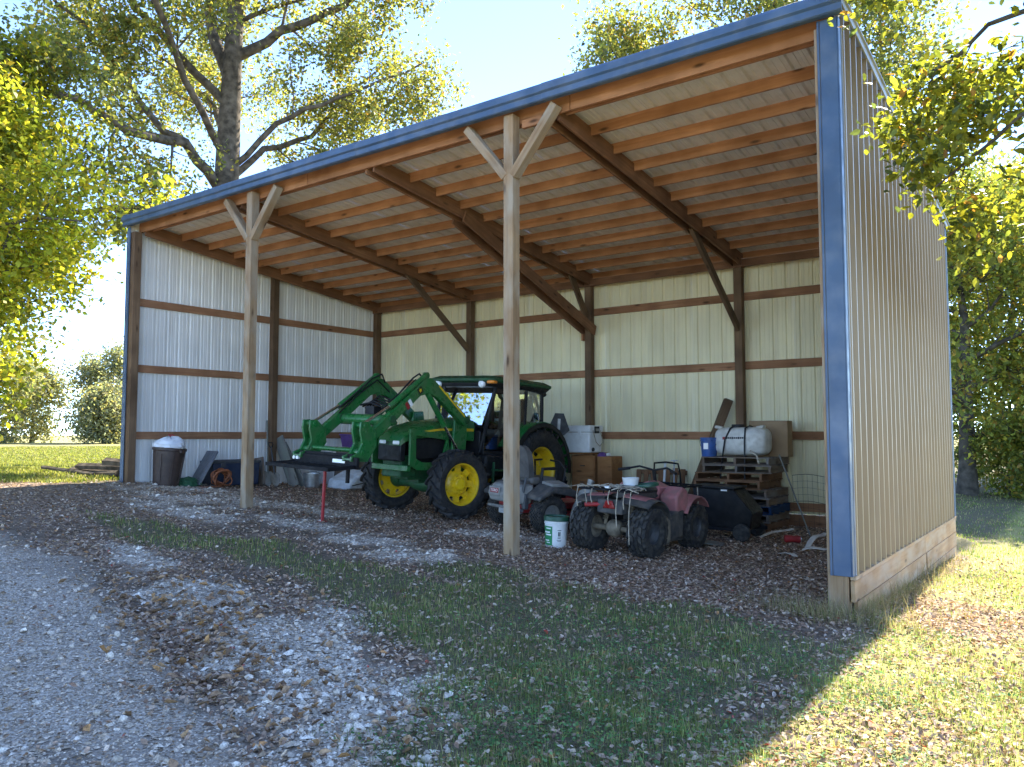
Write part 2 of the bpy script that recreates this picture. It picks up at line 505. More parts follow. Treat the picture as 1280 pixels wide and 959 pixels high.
M['stone'] = vcol('limestone_chip', .9, 0, nscale=90.)
M['grass'] = vcol('grass_blade', .6, .35, nscale=4.)

# ------------------------------------------------------------------ ground
L, D, B = 12.33, 6.24, 3.05
def gzv(x, y):
    x = np.asarray(x, float); y = np.asarray(y, float)
    xx = np.clip(x, 0, 14)
    v = .72-.0775*xx+.0016*xx*xx
    v = v+np.where(x < 0, .15*(1-np.exp(np.minimum(x, 0)/4)), 0)
    inn = -.06*(1-np.clip(x, 0, 12.3)/12.3)*np.clip(y, 0, 6.3)
    out = -.038*np.clip(y, 0, 9)
    k = sstep(L-.005, L+.03, x)
    k = np.maximum(k, sstep(6.3, 9, y)*sstep(2, 12, x))
    return v+inn*(1-k)+out*k
def gz(x, y):
    return float(gzv(x, y))

def blob(x, y, cx, cy, rx, ry, a=0.):
    c, s = math.cos(a), math.sin(a)
    u = (x-cx)*c+(y-cy)*s; w = -(x-cx)*s+(y-cy)*c
    return np.exp(-((u/rx)**2+(w/ry)**2))

_rx = [-30, -6, 0, 4.25, 5.37, 7.3, 8.82, 9.59, 10.32, 10.98, 12.2, 14, 20, 40]
_ry = [-4.5, -4.2, -3.9, -3.56, -3.46, -3.92, -4.34, -4.72, -4.88, -5.05, -5.7, -6.9, -9, -12]
def zones(x, y):
    n1 = fbm(x, y, .9); n2 = fbm(x+40, y+11, 2.2); n3 = fbm(x-20, y+70, 5.)
    yb = np.interp(x, _rx, _ry)
    road = sstep(-.25, .3, yb-y+(n2-.5)*.9)*sstep(0, 1, y+11+n1)
    gr = np.zeros_like(x)
    for b in ((8.0, -3.45, 1.5, .5, -.15), (9.5, -3.85, 1.4, .65, -.3), (10.5, -4.15, 1.2, .65, -.3), (11.35, -4.6, 1.0, .5, -.3), (9.35, -3.05, .8, .35, -.2), (6.2, -3.0, 1.0, .3, -.1),
              (1.0, .6, 1.5, 1.1, 0), (2.2, -.3, 1.8, .6, .05), (3.3, -.9, 1.9, .5, .05), (5.0, -.35, 1.5, .45, .1), (3.1, .7, 1.9, .7, .2), (4.6, .9, 1.2, .5, 0), (6.9, -.55, 1.0, .5, .1), (8.0, -.7, .9, .6, .3),
              (11.1, -3.6, .5, .16, -.4), (10.6, -3.3, .5, .15, -.3), (7.4, 1.2, .9, .5, 0)):
        gr = np.maximum(gr, blob(x, y, *b))
    gravel = sstep(.30, .66, gr*.78+(n2-.5)*.8+(n3-.5)*.55)
    ga = np.zeros_like(x)
    for b in ((5.0, -2.1, 1.6, .45, -.05), (7.2, -1.9, 1.5, .55, -.1), (9.0, -2.2, 1.4, .6, -.2), (10.4, -1.9, 1.2, 1.0, 0), (11.6, -1.6, 1.1, .9, 0), (11.6, -3.2, 1.1, 1.2, 0),
              (12.2, -4.2, 1.2, 1.2, 0), (10.0, -2.7, 1.0, .5, -.4), (8.9, -.9, .6, .4, 0)):
        ga = np.maximum(ga, blob(x, y, *b))
    inside = sstep(-.7, .2, y)*sstep(-.1, .5, x)*sstep(12.34, 12.3, x)
    grass = sstep(.30, .62, ga*.95+(n1-.5)*.75+(n3-.5)*.3)*(1-inside)
    right = sstep(12.36, 12.75, x+(n2-.5)*.3)
    pile = np.maximum(blob(x, y, 13.0, .7, .55, 1.2, .25), blob(x, y, 13.7, 1.0, .7, .55))
    grass = np.maximum(grass, right*(1-.85*sstep(.3, .7, pile+(n2-.5)*.5)))
    left = sstep(.3, -.5, x+(n1-.5)*1.2+sstep(-.6, -2.6, y)*1.5)*sstep(-3.9, -2.6, y)
    grass = np.maximum(grass, left)
    grass = np.maximum(grass, sstep(6.2, 6.6, y))
    grass = np.maximum(grass, sstep(-8.5, -11, y))
    grass = grass*(1-road)
    gravel = gravel*(1-.75*grass)*(1-road)*(1-sstep(12.2, 12.5, x))*sstep(-.5, .1, x)
    leaf = np.clip((.55+(n1-.5)*1.1+inside*.35+sstep(.3, .7, pile)*.9+.5*blob(x, y, 2.3, -2.3, 2.6, .9)+.3*blob(x, y, 6.2, -3.0, 2.6, .4, -.1)+.6*blob(x, y, 8.9, -4.2, 1.1, .2, -.35)+.35*blob(x, y, 10.8, .1, 1.8, .9)), 0, 1.3)
    leaf = np.maximum(leaf, right*.75*sstep(.40, .62, n2))
    leaf = leaf*(1-.85*gravel)*(1-.8*road)*(1-.78*grass*(1-sstep(.3, .7, pile))*(1-.7*right))
    return road, gravel, np.clip(leaf, 0, 1), grass, right

def ground_noise(x, y):
    road, gravel, leaf, grass, right = zones(x, y)
    h = (fbm(x, y, 1.3)-.5)*.05+(fbm(x+9, y, 5.)-.5)*.02
    h -= .07*blob(x, y, 8.9, -4.25, 1.4, .17, -.35)+.04*blob(x, y, 7.0, -3.7, 1.5, .2, -.15)
    inside = sstep(-.2, .2, y)*sstep(-.1, .3, x)*sstep(12.34, 12.3, x)*sstep(6.5, 6.3, y)
    return h*(1-.6*inside)
def gfull(x, y):
    return gzv(x, y)+ground_noise(np.asarray(x, float), np.asarray(y, float))

def axis_lin(a, b, st, lo, hi):
    core = list(np.arange(a, b+1e-6, st))
    out_, s, x = [], st, b
    while x < hi: s *= 1.25; x += s; out_.append(x)
    pre, s, x = [], st, a
    while x > lo: s *= 1.25; x -= s; pre.append(x)
    return np.array(pre[::-1]+core+out_)
gx = axis_lin(-4, 17, .075, -700, 600); gy = axis_lin(-9.5, 9, .075, -500, 800)
gx = np.sort(np.concatenate([gx, [L-.006, L+.012, L+.031]]))
GX, GY = np.meshgrid(gx, gy)
GXr, GYr = GX.ravel(), GY.ravel()
far = sstep(30, 90, np.hypot(GXr-6, GYr-3))
GZ = gfull(GXr, GYr)*(1-far)+.45*far+far*(fbm(GXr, GYr, .03)-.5)*.8
nxg, nyg = len(gx), len(gy)
ii = (np.arange(nyg-1)[:, None]*nxg+np.arange(nxg-1)[None]).ravel()
GF = np.stack([ii, ii+1, ii+1+nxg, ii+nxg], 1)
zr_, zg_, zl_, za_, zright = zones(GXr, GYr)
gm, nt, pb, out = _base('ground_soil')
me = mesh_np('ground', np.stack([GXr, GYr, GZ], 1), GF, gm, np.stack([np.maximum(zg_, 0), zl_, za_], 1), smooth=True)
ca2 = me.color_attributes.new('Road', 'FLOAT_COLOR', 'POINT')
C4 = np.ones((len(GXr), 4), np.float32); C4[:, 0] = zr_; C4[:, 1] = zright; C4[:, 2] = far
ca2.data.foreach_set('color', C4.ravel())
ground = link(bpy.data.objects.new('ground', me)); tag(ground, kind='structure')
co = coords(nt, 'Object', False)
at = N(nt, 'ShaderNodeAttribute', attribute_name='Col'); sp = N(nt, 'ShaderNodeSeparateColor'); nt.links.new(at.outputs['Color'], sp.inputs[0])
at2 = N(nt, 'ShaderNodeAttribute', attribute_name='Road'); sp2 = N(nt, 'ShaderNodeSeparateColor'); nt.links.new(at2.outputs['Color'], sp2.inputs[0])
def cells(scale, ramp):
    v = N(nt, 'ShaderNodeTexVoronoi'); v.inputs['Scale'].default_value = scale; nt.links.new(co, v.inputs['Vector'])
    s = N(nt, 'ShaderNodeSeparateColor'); nt.links.new(v.outputs['Color'], s.inputs[0])
    r = N(nt, 'ShaderNodeValToRGB'); nt.links.new(s.outputs[0], r.inputs[0])
    el = r.color_ramp.elements
    while len(el) < len(ramp): el.new(.5)
    for e, (p, c) in zip(el, ramp): e.position = p; e.color = (*c, 1)
    return r.outputs[0], v.outputs['Distance']
soil = mixc(nt, noise_fac(nt, co, 7, 6), (.10, .078, .055), (.19, .15, .11))
leafc, ld = cells(26, [(0, (.11, .07, .05)), (.35, (.21, .14, .095)), (.7, (.31, .22, .155)), (1, (.42, .32, .24))])
stonec, sd = cells(55, [(0, (.21, .155, .11)), (.4, (.43, .355, .275)), (.8, (.62, .53, .43)), (1, (.78, .69, .58))])
roadc, rd = cells(75, [(0, (.23, .175, .125)), (.4, (.41, .335, .26)), (.75, (.55, .465, .375)), (1, (.70, .61, .50))])
grassc = mixc(nt, noise_fac(nt, co, 9, 6), (.09, .095, .042), (.20, .175, .095))
grassc = mixc(nt, noise_fac(nt, co, 75, 5, .35, .65), grassc, (.22, .185, .115))
grassc = mixc(nt, noise_fac(nt, co, 130, 3, .5, .62), grassc, (.045, .04, .022))
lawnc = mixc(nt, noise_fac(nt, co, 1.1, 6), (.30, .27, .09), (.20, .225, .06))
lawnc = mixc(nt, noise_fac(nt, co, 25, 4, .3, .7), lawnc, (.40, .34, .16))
base = mixc(nt, sp.outputs[1], soil, leafc)
base = mixc(nt, sp.outputs[0], base, stonec)
base = mixc(nt, sp.outputs[2], base, grassc)
roadc = mixc(nt, noise_fac(nt, co, 1.3, 6, .5, .75), roadc, (.30, .25, .20))
base = mixc(nt, sp2.outputs[0], base, roadc)
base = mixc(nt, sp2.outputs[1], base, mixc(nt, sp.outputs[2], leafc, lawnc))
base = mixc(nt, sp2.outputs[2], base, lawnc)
# dirt film over everything, fine
base = mixc(nt, noise_fac(nt, co, 2.2, 6, .55, .85), base, (.15, .12, .09))
nt.links.new(base, pb.inputs['Base Color']); pb.inputs['Roughness'].default_value = .95; pb.inputs['Specular IOR Level'].default_value = .1
bn = N(nt, 'ShaderNodeTexNoise'); bn.inputs['Scale'].default_value = 45; bn.inputs['Detail'].default_value = 6; nt.links.new(co, bn.inputs['Vector'])
bp = N(nt, 'ShaderNodeBump'); bp.inputs['Strength'].default_value = .9; bp.inputs['Distance'].default_value = .02
nt.links.new(bn.outputs['Fac'], bp.inputs['Height']); nt.links.new(bp.outputs[0], pb.inputs['Normal'])

def gframe(x, y, hd):
    e = .3; h = R(hd)
    n = Vector((-(gz(x+e, y)-gz(x-e, y))/(2*e), -(gz(x, y+e)-gz(x, y-e))/(2*e), 1)).normalized()
    fx = Vector((math.cos(h), math.sin(h), 0)); ly = n.cross(fx).normalized(); fx = ly.cross(n)
    return Matrix((fx, ly, n)).transposed().to_euler()
def thing(name, x, y, hd, label, cat, group=None, dz=0., tilt=True, z=None):
    zz = (gz(x, y) if z is None else z)+dz
    return empty(name, (x, y, zz), gframe(x, y, hd) if tilt else (0, 0, R(hd)), label, cat, group)

# ------------------------------------------------------------------ pole barn
barn = empty('pole_barn', (0, 0, 0), label='open front pole barn with metal walls, blue trim and bare timber frame', cat='barn')
def zr(y):                                   # underside of the roof sheets
    return 5.50-.118*y
def timber(name, p0, p1, w, h, mat, parent=barn, up=(0, 0, 1), bevel=.004):
    """one timber, grain along its own X axis"""
    p0, p1 = Vector(p0), Vector(p1)
    d = (p1-p0); ln = d.length; d.normalize()
    u = Vector(up)
    if abs(d.dot(u)) > .98: u = Vector((0, 1, 0))
    s = u.cross(d).normalized(); t = d.cross(s)
    mb = MB(); mb.box((ln/2, 0, 0), (ln, w, h))
    Mx = Matrix((d, s, t)).transposed().to_4x4(); Mx.translation = p0
    o = mb.build(name, mat, parent, bevel=bevel, seg=1)
    o.matrix_basis = Mx
    return o

def rib_profile(w, pitch=.2286, rh=1.):
    pr = [(0, 0)]
    n = int(round(w/pitch))
    for k in range(n):
        c = k*pitch+pitch*.5
        for du, h in ((-.082, 0), (-.078, .004), (-.068, .004), (-.064, 0), (-.028, 0), (-.014, .019), (.014, .019), (.028, 0), (.064, 0), (.068, .004), (.078, .004), (.082, 0)):
            pr.append((c+du, h*rh))
    pr.append((w, 0))
    return pr
def sheet(name, o, u, v, n, w, v0, v1fn, mats, parent, rh=1.):
    """ribbed steel sheet: origin o, width axis u, length axis v, outward normal n; mats = (outside, inside)"""
    o, u, v, n = Vector(o), Vector(u), Vector(v), Vector(n)
    pr = rib_profile(w, rh=rh)
    mb = MB(); k = len(pr)
    for lay, off in ((0, 0.), (1, -.0015)):
        vs = []
        for a, h in pr:
            p = u*a+n*(h+off)
            vs += [p+v*v0, p+v*v1fn(a)]
        # faces wound so that they look away from each other
        fs = [(2*i, 2*i+2, 2*i+3, 2*i+1) for i in range(k-1)]
        mb.add(vs, fs, lay)
    me = bpy.data.meshes.new(name)
    me.from_pydata(mb.v, [], mb.f)
    for m_ in mats: me.materials.append(m_)
    me.polygons.foreach_set('material_index', mb.m)
    me.update()
    ob = bpy.data.objects.new(name, me); link(ob, parent); ob.location = o
    return ob

def group_part(name, parent=barn):
    e = bpy.data.objects.new(name, None); e.empty_display_size = .2; link(e, parent); return e

SW = .9144
# back wall, sheets stand proud of each other by a lap of 2 mm
bw = group_part('back_wall')
for k in range(14):
    w = SW if k < 13 else L-13*SW
    w = round(w/.2286)*.2286 if k < 13 else max(.2286, round((L-13*SW)/.2286)*.2286)
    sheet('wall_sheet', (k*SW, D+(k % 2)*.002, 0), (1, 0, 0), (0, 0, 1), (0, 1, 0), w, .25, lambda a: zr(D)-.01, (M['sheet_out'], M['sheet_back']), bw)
lw = group_part('left_wall')
for k in range(7):
    w = SW if k < 6 else .9144
    if k == 6: w = .6858
    y0 = k*SW-.02
    sheet('wall_sheet', (-(k % 2)*.002, y0, 0), (0, 1, 0), (0, 0, 1), (-1, 0, 0), w, .22, lambda a, y0=y0: zr(y0+a)-.012, (M['sheet_out'], M['sheet_in']), lw)
rw = group_part('right_wall')
for k in range(7):
    w = SW if k < 6 else .6858
    y0 = k*SW+.01
    sheet('wall_sheet', (L+(k % 2)*.002, y0, 0), (0, 1, 0), (0, 0, 1), (1, 0, 0), w, .33, lambda a, y0=y0: zr(y0+a)-.012, (M['sheet_out'], M['sheet_in']), rw, 2.6)
# roof
rf = group_part('roof')
sl = math.atan(.118)
rv = Vector((0, math.cos(sl), -math.sin(sl))); rn = Vector((0, math.sin(sl), math.cos(sl)))
ROOF_L = (D+.22)/math.cos(sl)
for k in range(14):
    w = SW if k < 13 else .4572
    x0 = -.06+k*SW
    sheet('roof_sheet', (x0, -.08, zr(-.08)+(k % 2)*.002), (1, 0, 0), rv, rn, w, 0, lambda a: ROOF_L, (M['trim_blue'], M['sheet_roof']), rf, 1.5)

# girts
GZS = (1.55, 2.776, 3.997)
for z in GZS:
    timber('girt', (.045, D-.024, z), (L-.045, D-.024, z), .038, .14, M['girt'])
    timber('girt', (.024, .02, z), (.024, D-.05, z), .038, .14, M['girt'])
    timber('girt', (L-.024, .02, z), (L-.024, D-.05, z), .038, .14, M['girt'])
timber('girt', (7.0, D-.024, .36), (L-.045, D-.024, .36), .038, .14, M['girt'])
# posts
PW = .14
def post(x, y, z1, mat, z0=None):
    zb = (gz(x, y)-.12) if z0 is None else z0
    return timber('post', (x, y, zb), (x, y, z1), PW, PW, mat, bevel=.006)
yb_ = D-.045-PW/2
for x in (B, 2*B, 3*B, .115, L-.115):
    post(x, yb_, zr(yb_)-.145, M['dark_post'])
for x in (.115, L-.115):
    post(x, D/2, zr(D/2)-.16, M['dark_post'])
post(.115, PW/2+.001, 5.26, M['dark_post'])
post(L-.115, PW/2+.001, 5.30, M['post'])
X2, X3 = 3.60, 8.635
post(X2, PW/2, 5.355, M['post'])
post(X3, PW/2, 5.357, M['post'])
timber('corner_board', (L-.03, .055, gz(L, 0)-.1), (L-.03, .055, .40), .04, .11, M['post'])
# front header: two planks behind the post heads, spliced like long lumber
for i, (a, b) in enumerate(((.06, 4.8), (4.81, 9.4), (9.41, L-.06))):
    timber('header', (a, .165, 5.365), (b, .165, 5.365), .038, .185, M['purlin'])
# purlins, on edge under the sheets
for k in range(11):
    y = .33+k*.574
    if y > D-.2: y = D-.1
    x0, x1 = .05, L-.05
    jy = rnd.uniform(-.008, .008)
    timber('purlin', (x0, y+jy, zr(y)-.078), (x1, y+jy+rnd.uniform(-.01, .01), zr(y)-.078), .038, .14, M['purlin'])
# rafters: pairs of planks astride the posts
def rafter(x, gap, y0=.19, y1=D-.05, dep=.225, drop=.045):
    for s in (-1, 1):
        timber('rafter', (x+s*gap, y0, zr(y0)-drop-dep/2), (x+s*gap, y1, zr(y1)-drop-dep/2), .038, dep, M['rafter'])
rafter(B, .075); rafter(2*B, .075); rafter(3*B, .075)
for x in (.215, L-.215):
    timber('rafter', (x, .19, zr(.19)-.16), (x, D-.05, zr(D-.05)-.16), .038, .225, M['rafter'])
timber('eave_beam', (.06, D-.21, zr(D-.21)-.225), (L-.06, D-.21, zr(D-.21)-.225), .038, .14, M['rafter'])
# knee braces between rafters and back posts
yk = D-.19
for x in (B, 3*B):
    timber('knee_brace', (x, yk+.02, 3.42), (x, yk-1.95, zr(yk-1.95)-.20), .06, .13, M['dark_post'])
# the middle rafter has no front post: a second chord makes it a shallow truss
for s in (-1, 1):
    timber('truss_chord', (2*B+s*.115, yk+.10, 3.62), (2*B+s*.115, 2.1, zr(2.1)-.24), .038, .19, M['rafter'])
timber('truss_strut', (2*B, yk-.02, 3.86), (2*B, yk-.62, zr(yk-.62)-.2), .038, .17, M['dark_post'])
timber('post_block', (2*B-.095, yk-.005, 3.42), (2*B-.095, yk-.005, 3.56), .04, .1, M['purlin'])
# front knee braces
for x, dx in ((X2, .52), (X3, .52)):
    for s in (-1, 1):
        timber('knee_brace', (x+s*.05, .055, 4.62), (x+s*(dx+.13), .055, 5.335), .10, .125, M['post'], up=(0, 1, 0))
timber('splice_block', (X3+.13, .12, 5.24), (X3+.42, .12, 5.24), .05, .10, M['purlin'])
# skirt boards
for yy0, yy1 in ((0.02, 3.6), (3.605, D+.02)):
    timber('skirt_board', (L+.022, yy0, .21), (L+.022, yy1, .21), .038, .185, M['skirt'])
    timber('skirt_board', (L+.022, yy0+.1, .012), (L+.022, yy1, .012), .038, .2, M['skirt'])
    timber('skirt_board', (L+.020, yy0+.2, -.19), (L+.020, yy1, -.19), .038, .19, M['skirt'])
timber('skirt_ledge', (L+.026, .02, .325), (L+.026, D+.02, .325), .05, .036, M['skirt'])
for a, b in ((1.2, 5.2), (5.21, 9.1), (9.11, L)):
    timber('skirt_board', (a, D+.022, .135), (b, D+.022, .135), .038, .19, M['girt'])
    timber('skirt_board', (a, D+.022, -.065), (b, D+.022, -.065), .038, .2, M['girt'])
    timber('skirt_board', (a, D+.022, -.27), (b, D+.022, -.27), .038, .2, M['girt'])
# blue trim
FP = [(-.03, 5.565), (-.105, 5.553), (-.125, 5.52), (-.125, 5.455), (-.10, 5.435), (-.10, 5.372), (-.085, 5.36), (-.02, 5.36), (-.02, 5.372), (-.085, 5.374), (-.085, 5.53), (-.03, 5.55)]
for k, (a, b) in enumerate(((-.075, 3.02), (3.0, 6.13), (6.11, 9.2), (9.18, L+.085))):
    o_ = .003*(k % 2)
    mb = MB(); mb.prism([(y_-o_, z_+o_) for y_, z_ in FP], 'yz', a, b)
    mb.build('fascia_trim', M['trim_blue'], barn, bevel=.003, seg=1)
for sx, x0, x1, xw, nm in ((1, L-.13, L+.022, L+.022, 'right'), (-1, .055, -.045, -.045, 'left')):
    mb = MB()
    zb = .34 if sx > 0 else .45
    a, b = min(x0, x1), max(x0, x1)
    mb.box(((a+b)/2, -.012, (zb+5.355)/2), (b-a, .012, 5.355-zb))
    mb.box((xw+sx*.006, .022, (zb+5.355)/2), (.012, .08, 5.355-zb))
    mb.box((x0-sx*.012, -.022, (zb+5.355)/2), (.022, .008, 5.355-zb))
    mb.build('corner_trim', M['trim_blue'], barn, bevel=.003, seg=1)
mb = MB(); mb.box((L+.032, .115, (.34+5.3)/2), (.012, .06, 5.3-.34)); mb.build('corner_flashing', M['trim_silver'], barn, bevel=.002, seg=1)
for x, s in ((L, 1), (0, -1)):
    mb = MB(); mb.box((x+s*.03, D+.05, (.3+zr(D))/2), (.014, .09, zr(D)-.3)); mb.box((x-s*.03, D+.1, (.3+zr(D))/2), (.14, .014, zr(D)-.3))
    mb.build('corner_trim', M['trim_blue'], barn)
    # rake trim follows the roof
    mb = MB()
    for z_, h_, o_ in ((.015, .07, .058), (.058, .014, .02)):
        ya, yb2 = -.09, D+.2
        xx = x+s*o_
        t_ = .014 if h_ > .05 else .13
        mb.add([(xx-t_/2, ya, zr(ya)+z_-h_/2), (xx+t_/2, ya, zr(ya)+z_-h_/2), (xx+t_/2, ya, zr(ya)+z_+h_/2), (xx-t_/2, ya, zr(ya)+z_+h_/2),
                (xx-t_/2, yb2, zr(yb2)+z_-h_/2), (xx+t_/2, yb2, zr(yb2)+z_-h_/2), (xx+t_/2, yb2, zr(yb2)+z_+h_/2), (xx-t_/2, yb2, zr(yb2)+z_+h_/2)],
               [(0, 1, 2, 3), (7, 6, 5, 4), (0, 4, 5, 1), (1, 5, 6, 2), (2, 6, 7, 3), (3, 7, 4, 0)])
    mb.build('rake_trim', M['trim_silver'] if s > 0 else M['trim_blue'], barn)
# screw heads along the girt lines of the right wall, one row to each girt
for z in (.40, 1.55, 2.776, 3.997):
    mb = MB()
    for k in range(26):
        y = .01+k*.2286+.065
        mb.lathe([(0, .008), (.006, .007), (.007, .003), (.011, .002), (.011, 0)], 7, 'x', (L+.0015, y, z+rnd.uniform(-.01, .01)))
    o = mb.build('screw_row', M['steel'], barn); o['kind'] = 'stuff'

# ------------------------------------------------------------------ wheels
def tyre_mesh(name, Rr, rim, W, mat, nl=18, lug=.03, style='bar'):
    mb = MB(); Rc = Rr-lug
    h = W/2
    prof = [(rim, -h*.72), (rim+.02, -h*.86), (rim+(Rc-rim)*.35, -h*1.0), (rim+(Rc-rim)*.7, -h*1.0), (Rc-.035*Rr/.5, -h*.93), (Rc-.006, -h*.72), (Rc, -h*.3)]
    prof = prof+[(Rc+.002, 0)]+[(r, -y) for r, y in prof[::-1]]
    mb.lathe(prof, 40, 'y')
    def P(r, a, y): return (r*math.sin(a), y, r*math.cos(a))
    if style == 'bar':
        for s in (-1, 1):
            for i in range(nl):
                a0 = (i+(.5 if s > 0 else 0))*2*math.pi/nl
                st = [(-.06*h, 0., Rr, .022), (.45*h, .10*.55/Rr, Rr, .024), (.92*h, .24*.55/Rr, Rr-.008, .028), (1.03*h, .27*.55/Rr, Rr-.09*Rr, .030)]
                vs = []
                for y, da, ro, wd in st:
                    wa = wd/Rr; a = a0+da
                    ri = (Rc-.02) if ro > Rr-.05*Rr else ro-.03
                    yi = y*s if ro > Rr-.05*Rr else .93*h*s
                    vs += [P(ri, a-wa, yi), P(ri, a+wa, yi), P(ro, a+wa*.75, y*s), P(ro, a-wa*.75, y*s)]
                fs = [(0, 1, 2, 3), (15, 14, 13, 12)]
                for k in range(3):
                    q = 4*k
                    for e in range(4):
                        fs.append((q+e, q+4+e, q+4+(e+1) % 4, q+(e+1) % 4))
                mb.add(vs, fs)
    else:
        rows = {'knob': (-.84, -.42, 0, .42, .84), 'turf': (-.8, -.53, -.27, 0, .27, .53, .8)}[style]
        for j, yr in enumerate(rows):
            for i in range(nl):
                a = (i+.5*(j % 2))*2*math.pi/nl
                wa = math.pi/nl*(.62 if style == 'knob' else .55); wy = h*(.16 if style == 'knob' else .1)
                ro = Rr-(.02*Rr if abs(yr) > .7 else 0); ri = Rc-.03
                sk = .3*wa*(1 if j % 2 else -1)
                vs = []
                for r_ in (ri, ro):
                    for da, dy in ((-wa, -wy), (wa, -wy), (wa, wy), (-wa, wy)):
                        vs.append(P(r_, a+da+sk*dy/wy, yr*h+dy))
                mb.add(vs, [(4, 5, 6, 7), (0, 1, 5, 4), (1, 2, 6, 5), (2, 3, 7, 6), (3, 0, 4, 7)])
        if style == 'knob':
            for s in (-1, 1):
                for i in range(nl):
                    a = (i+.5)*2*math.pi/nl; wa = math.pi/nl*.45
                    vs = [P(r_, a+da, y*s) for r_, y in ((Rr*.80, h*1.0), (Rr*.93, h*.95)) for da in (-wa, wa)]+[P(r_, a+da, y*s) for r_, y in ((Rr*.80, h*1.05), (Rr*.94, h*1.02)) for da in (-wa, wa)]
                    mb.add(vs, [(4, 5, 7, 6), (0, 1, 5, 4), (2, 3, 7, 6), (0, 2, 6, 4), (1, 3, 7, 5)])
    return mb.mesh(name, mat, 32)

def wheel(parent, loc, rim_mesh, tyre_me, rot=(0, 0, 0), name='wheel'):
    w = bpy.data.objects.new(name, rim_mesh); link(w, parent); w.location = loc; w.rotation_euler = rot
    t = bpy.data.objects.new('tyre', tyre_me); link(t, w)
    return w

def tractor_rim(rim, W, s, dish):
    """s = +1: outside face towards +Y"""
    h = W/2
    mb = MB()
    pr = [(rim*.90, -h*.70), (rim+.012, -h*.74), (rim+.008, -h*.66), (rim*.92, -h*.45), (rim*.90, 0), (rim*.92, h*.45), (rim+.008, h*.66), (rim+.012, h*.74), (rim*.94, h*.72), (rim*.89, h*.5), (rim*.86, 0), (rim*.86, -h*.7)]
    mb.lathe([(r, y*s) for r, y in pr], 40, 'y')
    y0 = dish*s
    mb.lathe([(.0, y0+.05*s), (rim*.24, y0+.05*s), (rim*.28, y0+.035*s), (rim*.30, y0+.0*s), (rim*.46, y0-.008*s), (rim*.52, y0-.035*s), (rim*.62, y0-.05*s), (rim*.64, y0-.07*s), (.0, y0-.075*s)], 36, 'y')
    # lugs that join disc and rim
    for i in range(8):
        a = i*math.pi/4
        mb.box((rim*.74*math.sin(a), y0-.06*s, rim*.74*math.cos(a)), (.11, .022, rim*.28), rot=(0, a, 0))
    for i in range(8):
        a = (i+.5)*math.pi/4
        mb.lathe([(.0, y0+.018*s), (.014, y0+.018*s), (.016, y0-.006*s)], 6, 'y', (rim*.40*math.sin(a), 0, rim*.40*math.cos(a)))
    return mb.mesh('wheel', M['yellow'], 35)

# ------------------------------------------------------------------ tractor with loader
tr = thing('tractor', 5.34, 4.24, -92, 'green cab tractor with yellow wheels and raised front loader arms', 'tractor')
FX, FT = 2.05, .75
fw_t = tyre_mesh('tyre', .545, .33, .31, M['tyre'], 19, .034)
rw_t = tyre_mesh('tyre', .76, .42, .43, M['tyre'], 21, .04)
for s in (1, -1):
    w = wheel(tr, (FX, s*FT, .545), tractor_rim(.335, .29, s, .02), fw_t, rot=(0, 0, R(-11)))
    if s < 0: w.children[0].rotation_euler = (0, R(7), 0)
    w = wheel(tr, (0, s*.70, .76), tractor_rim(.425, .40, s, -.02), rw_t)
# chassis, axles
mb = MB()
mb.box((1.35, 0, .72), (2.5, .34, .30)); mb.box((.15, 0, .80), (.9, .52, .44)); mb.box((2.62, 0, .78), (.34, .42, .34))
mb.build('chassis', M['green_dark'], tr, bevel=.02)
mb = MB()
mb.lathe([(.07, -.70), (.085, -.5), (.075, -.3), (.12, -.16), (.14, 0), (.12, .16), (.075, .3), (.085, .5), (.07, .70)], 14, 'y', (FX, 0, .50), cap=True)
for s in (-1, 1):
    mb.lathe([(.05, -.06), (.14, -.05), (.15, .0), (.12, .10), (.05, .12)], 16, 'y', (FX, s*.60, .545), cap=True)
    mb.box((FX, s*.50, .55), (.14, .1, .2))
mb.tube([(FX-.18, -.6, .52), (FX-.18, .6, .52)], .022, 8)
mb.box((FX+.02, 0, .62), (.5, .28, .2))
mb.build('front_axle', M['green_dark'], tr, smooth=35, bevel=.01)
mb = MB()
mb.lathe([(.16, -.66), (.13, -.3), (.2, -.2), (.2, .2), (.13, .3), (.16, .66)], 16, 'y', (0, 0, .76), cap=True)
mb.build('rear_axle', M['green_dark'], tr, smooth=35)
# engine and hood
mb = MB(); mb.box((1.95, 0, 1.03), (1.25, .44, .42)); mb.tube([(1.5, .27, .95), (2.2, .27, .95)], .06, 10); mb.tube([(1.6, -.27, 1.0), (2.2, -.27, 1.0)], .05, 10); mb.box((2.2, .25, 1.08), (.3, .1, .2))
mb.build('engine', M['black'], tr, bevel=.02)
def hood_ring(x, zt, hw, zb, crown=.05):
    return [(x, -hw, zb), (x, -hw, zb+(zt-zb)*.65), (x, -hw*.92, zt-.05), (x, -hw*.6, zt-.008), (x, 0, zt+crown*.2), (x, hw*.6, zt-.008), (x, hw*.92, zt-.05), (x, hw, zb+(zt-zb)*.65), (x, hw, zb)]
mb = MB(); mb.loft([hood_ring(1.30, 1.60, .37, 1.22), hood_ring(1.7, 1.57, .365, 1.24), hood_ring(2.3, 1.49, .345, 1.25), hood_ring(2.62, 1.41, .325, 1.22), hood_ring(2.80, 1.31, .29, 1.16), hood_ring(2.86, 1.22, .25, 1.10)])
hood = mb.build('hood', M['green'], tr, smooth=40)
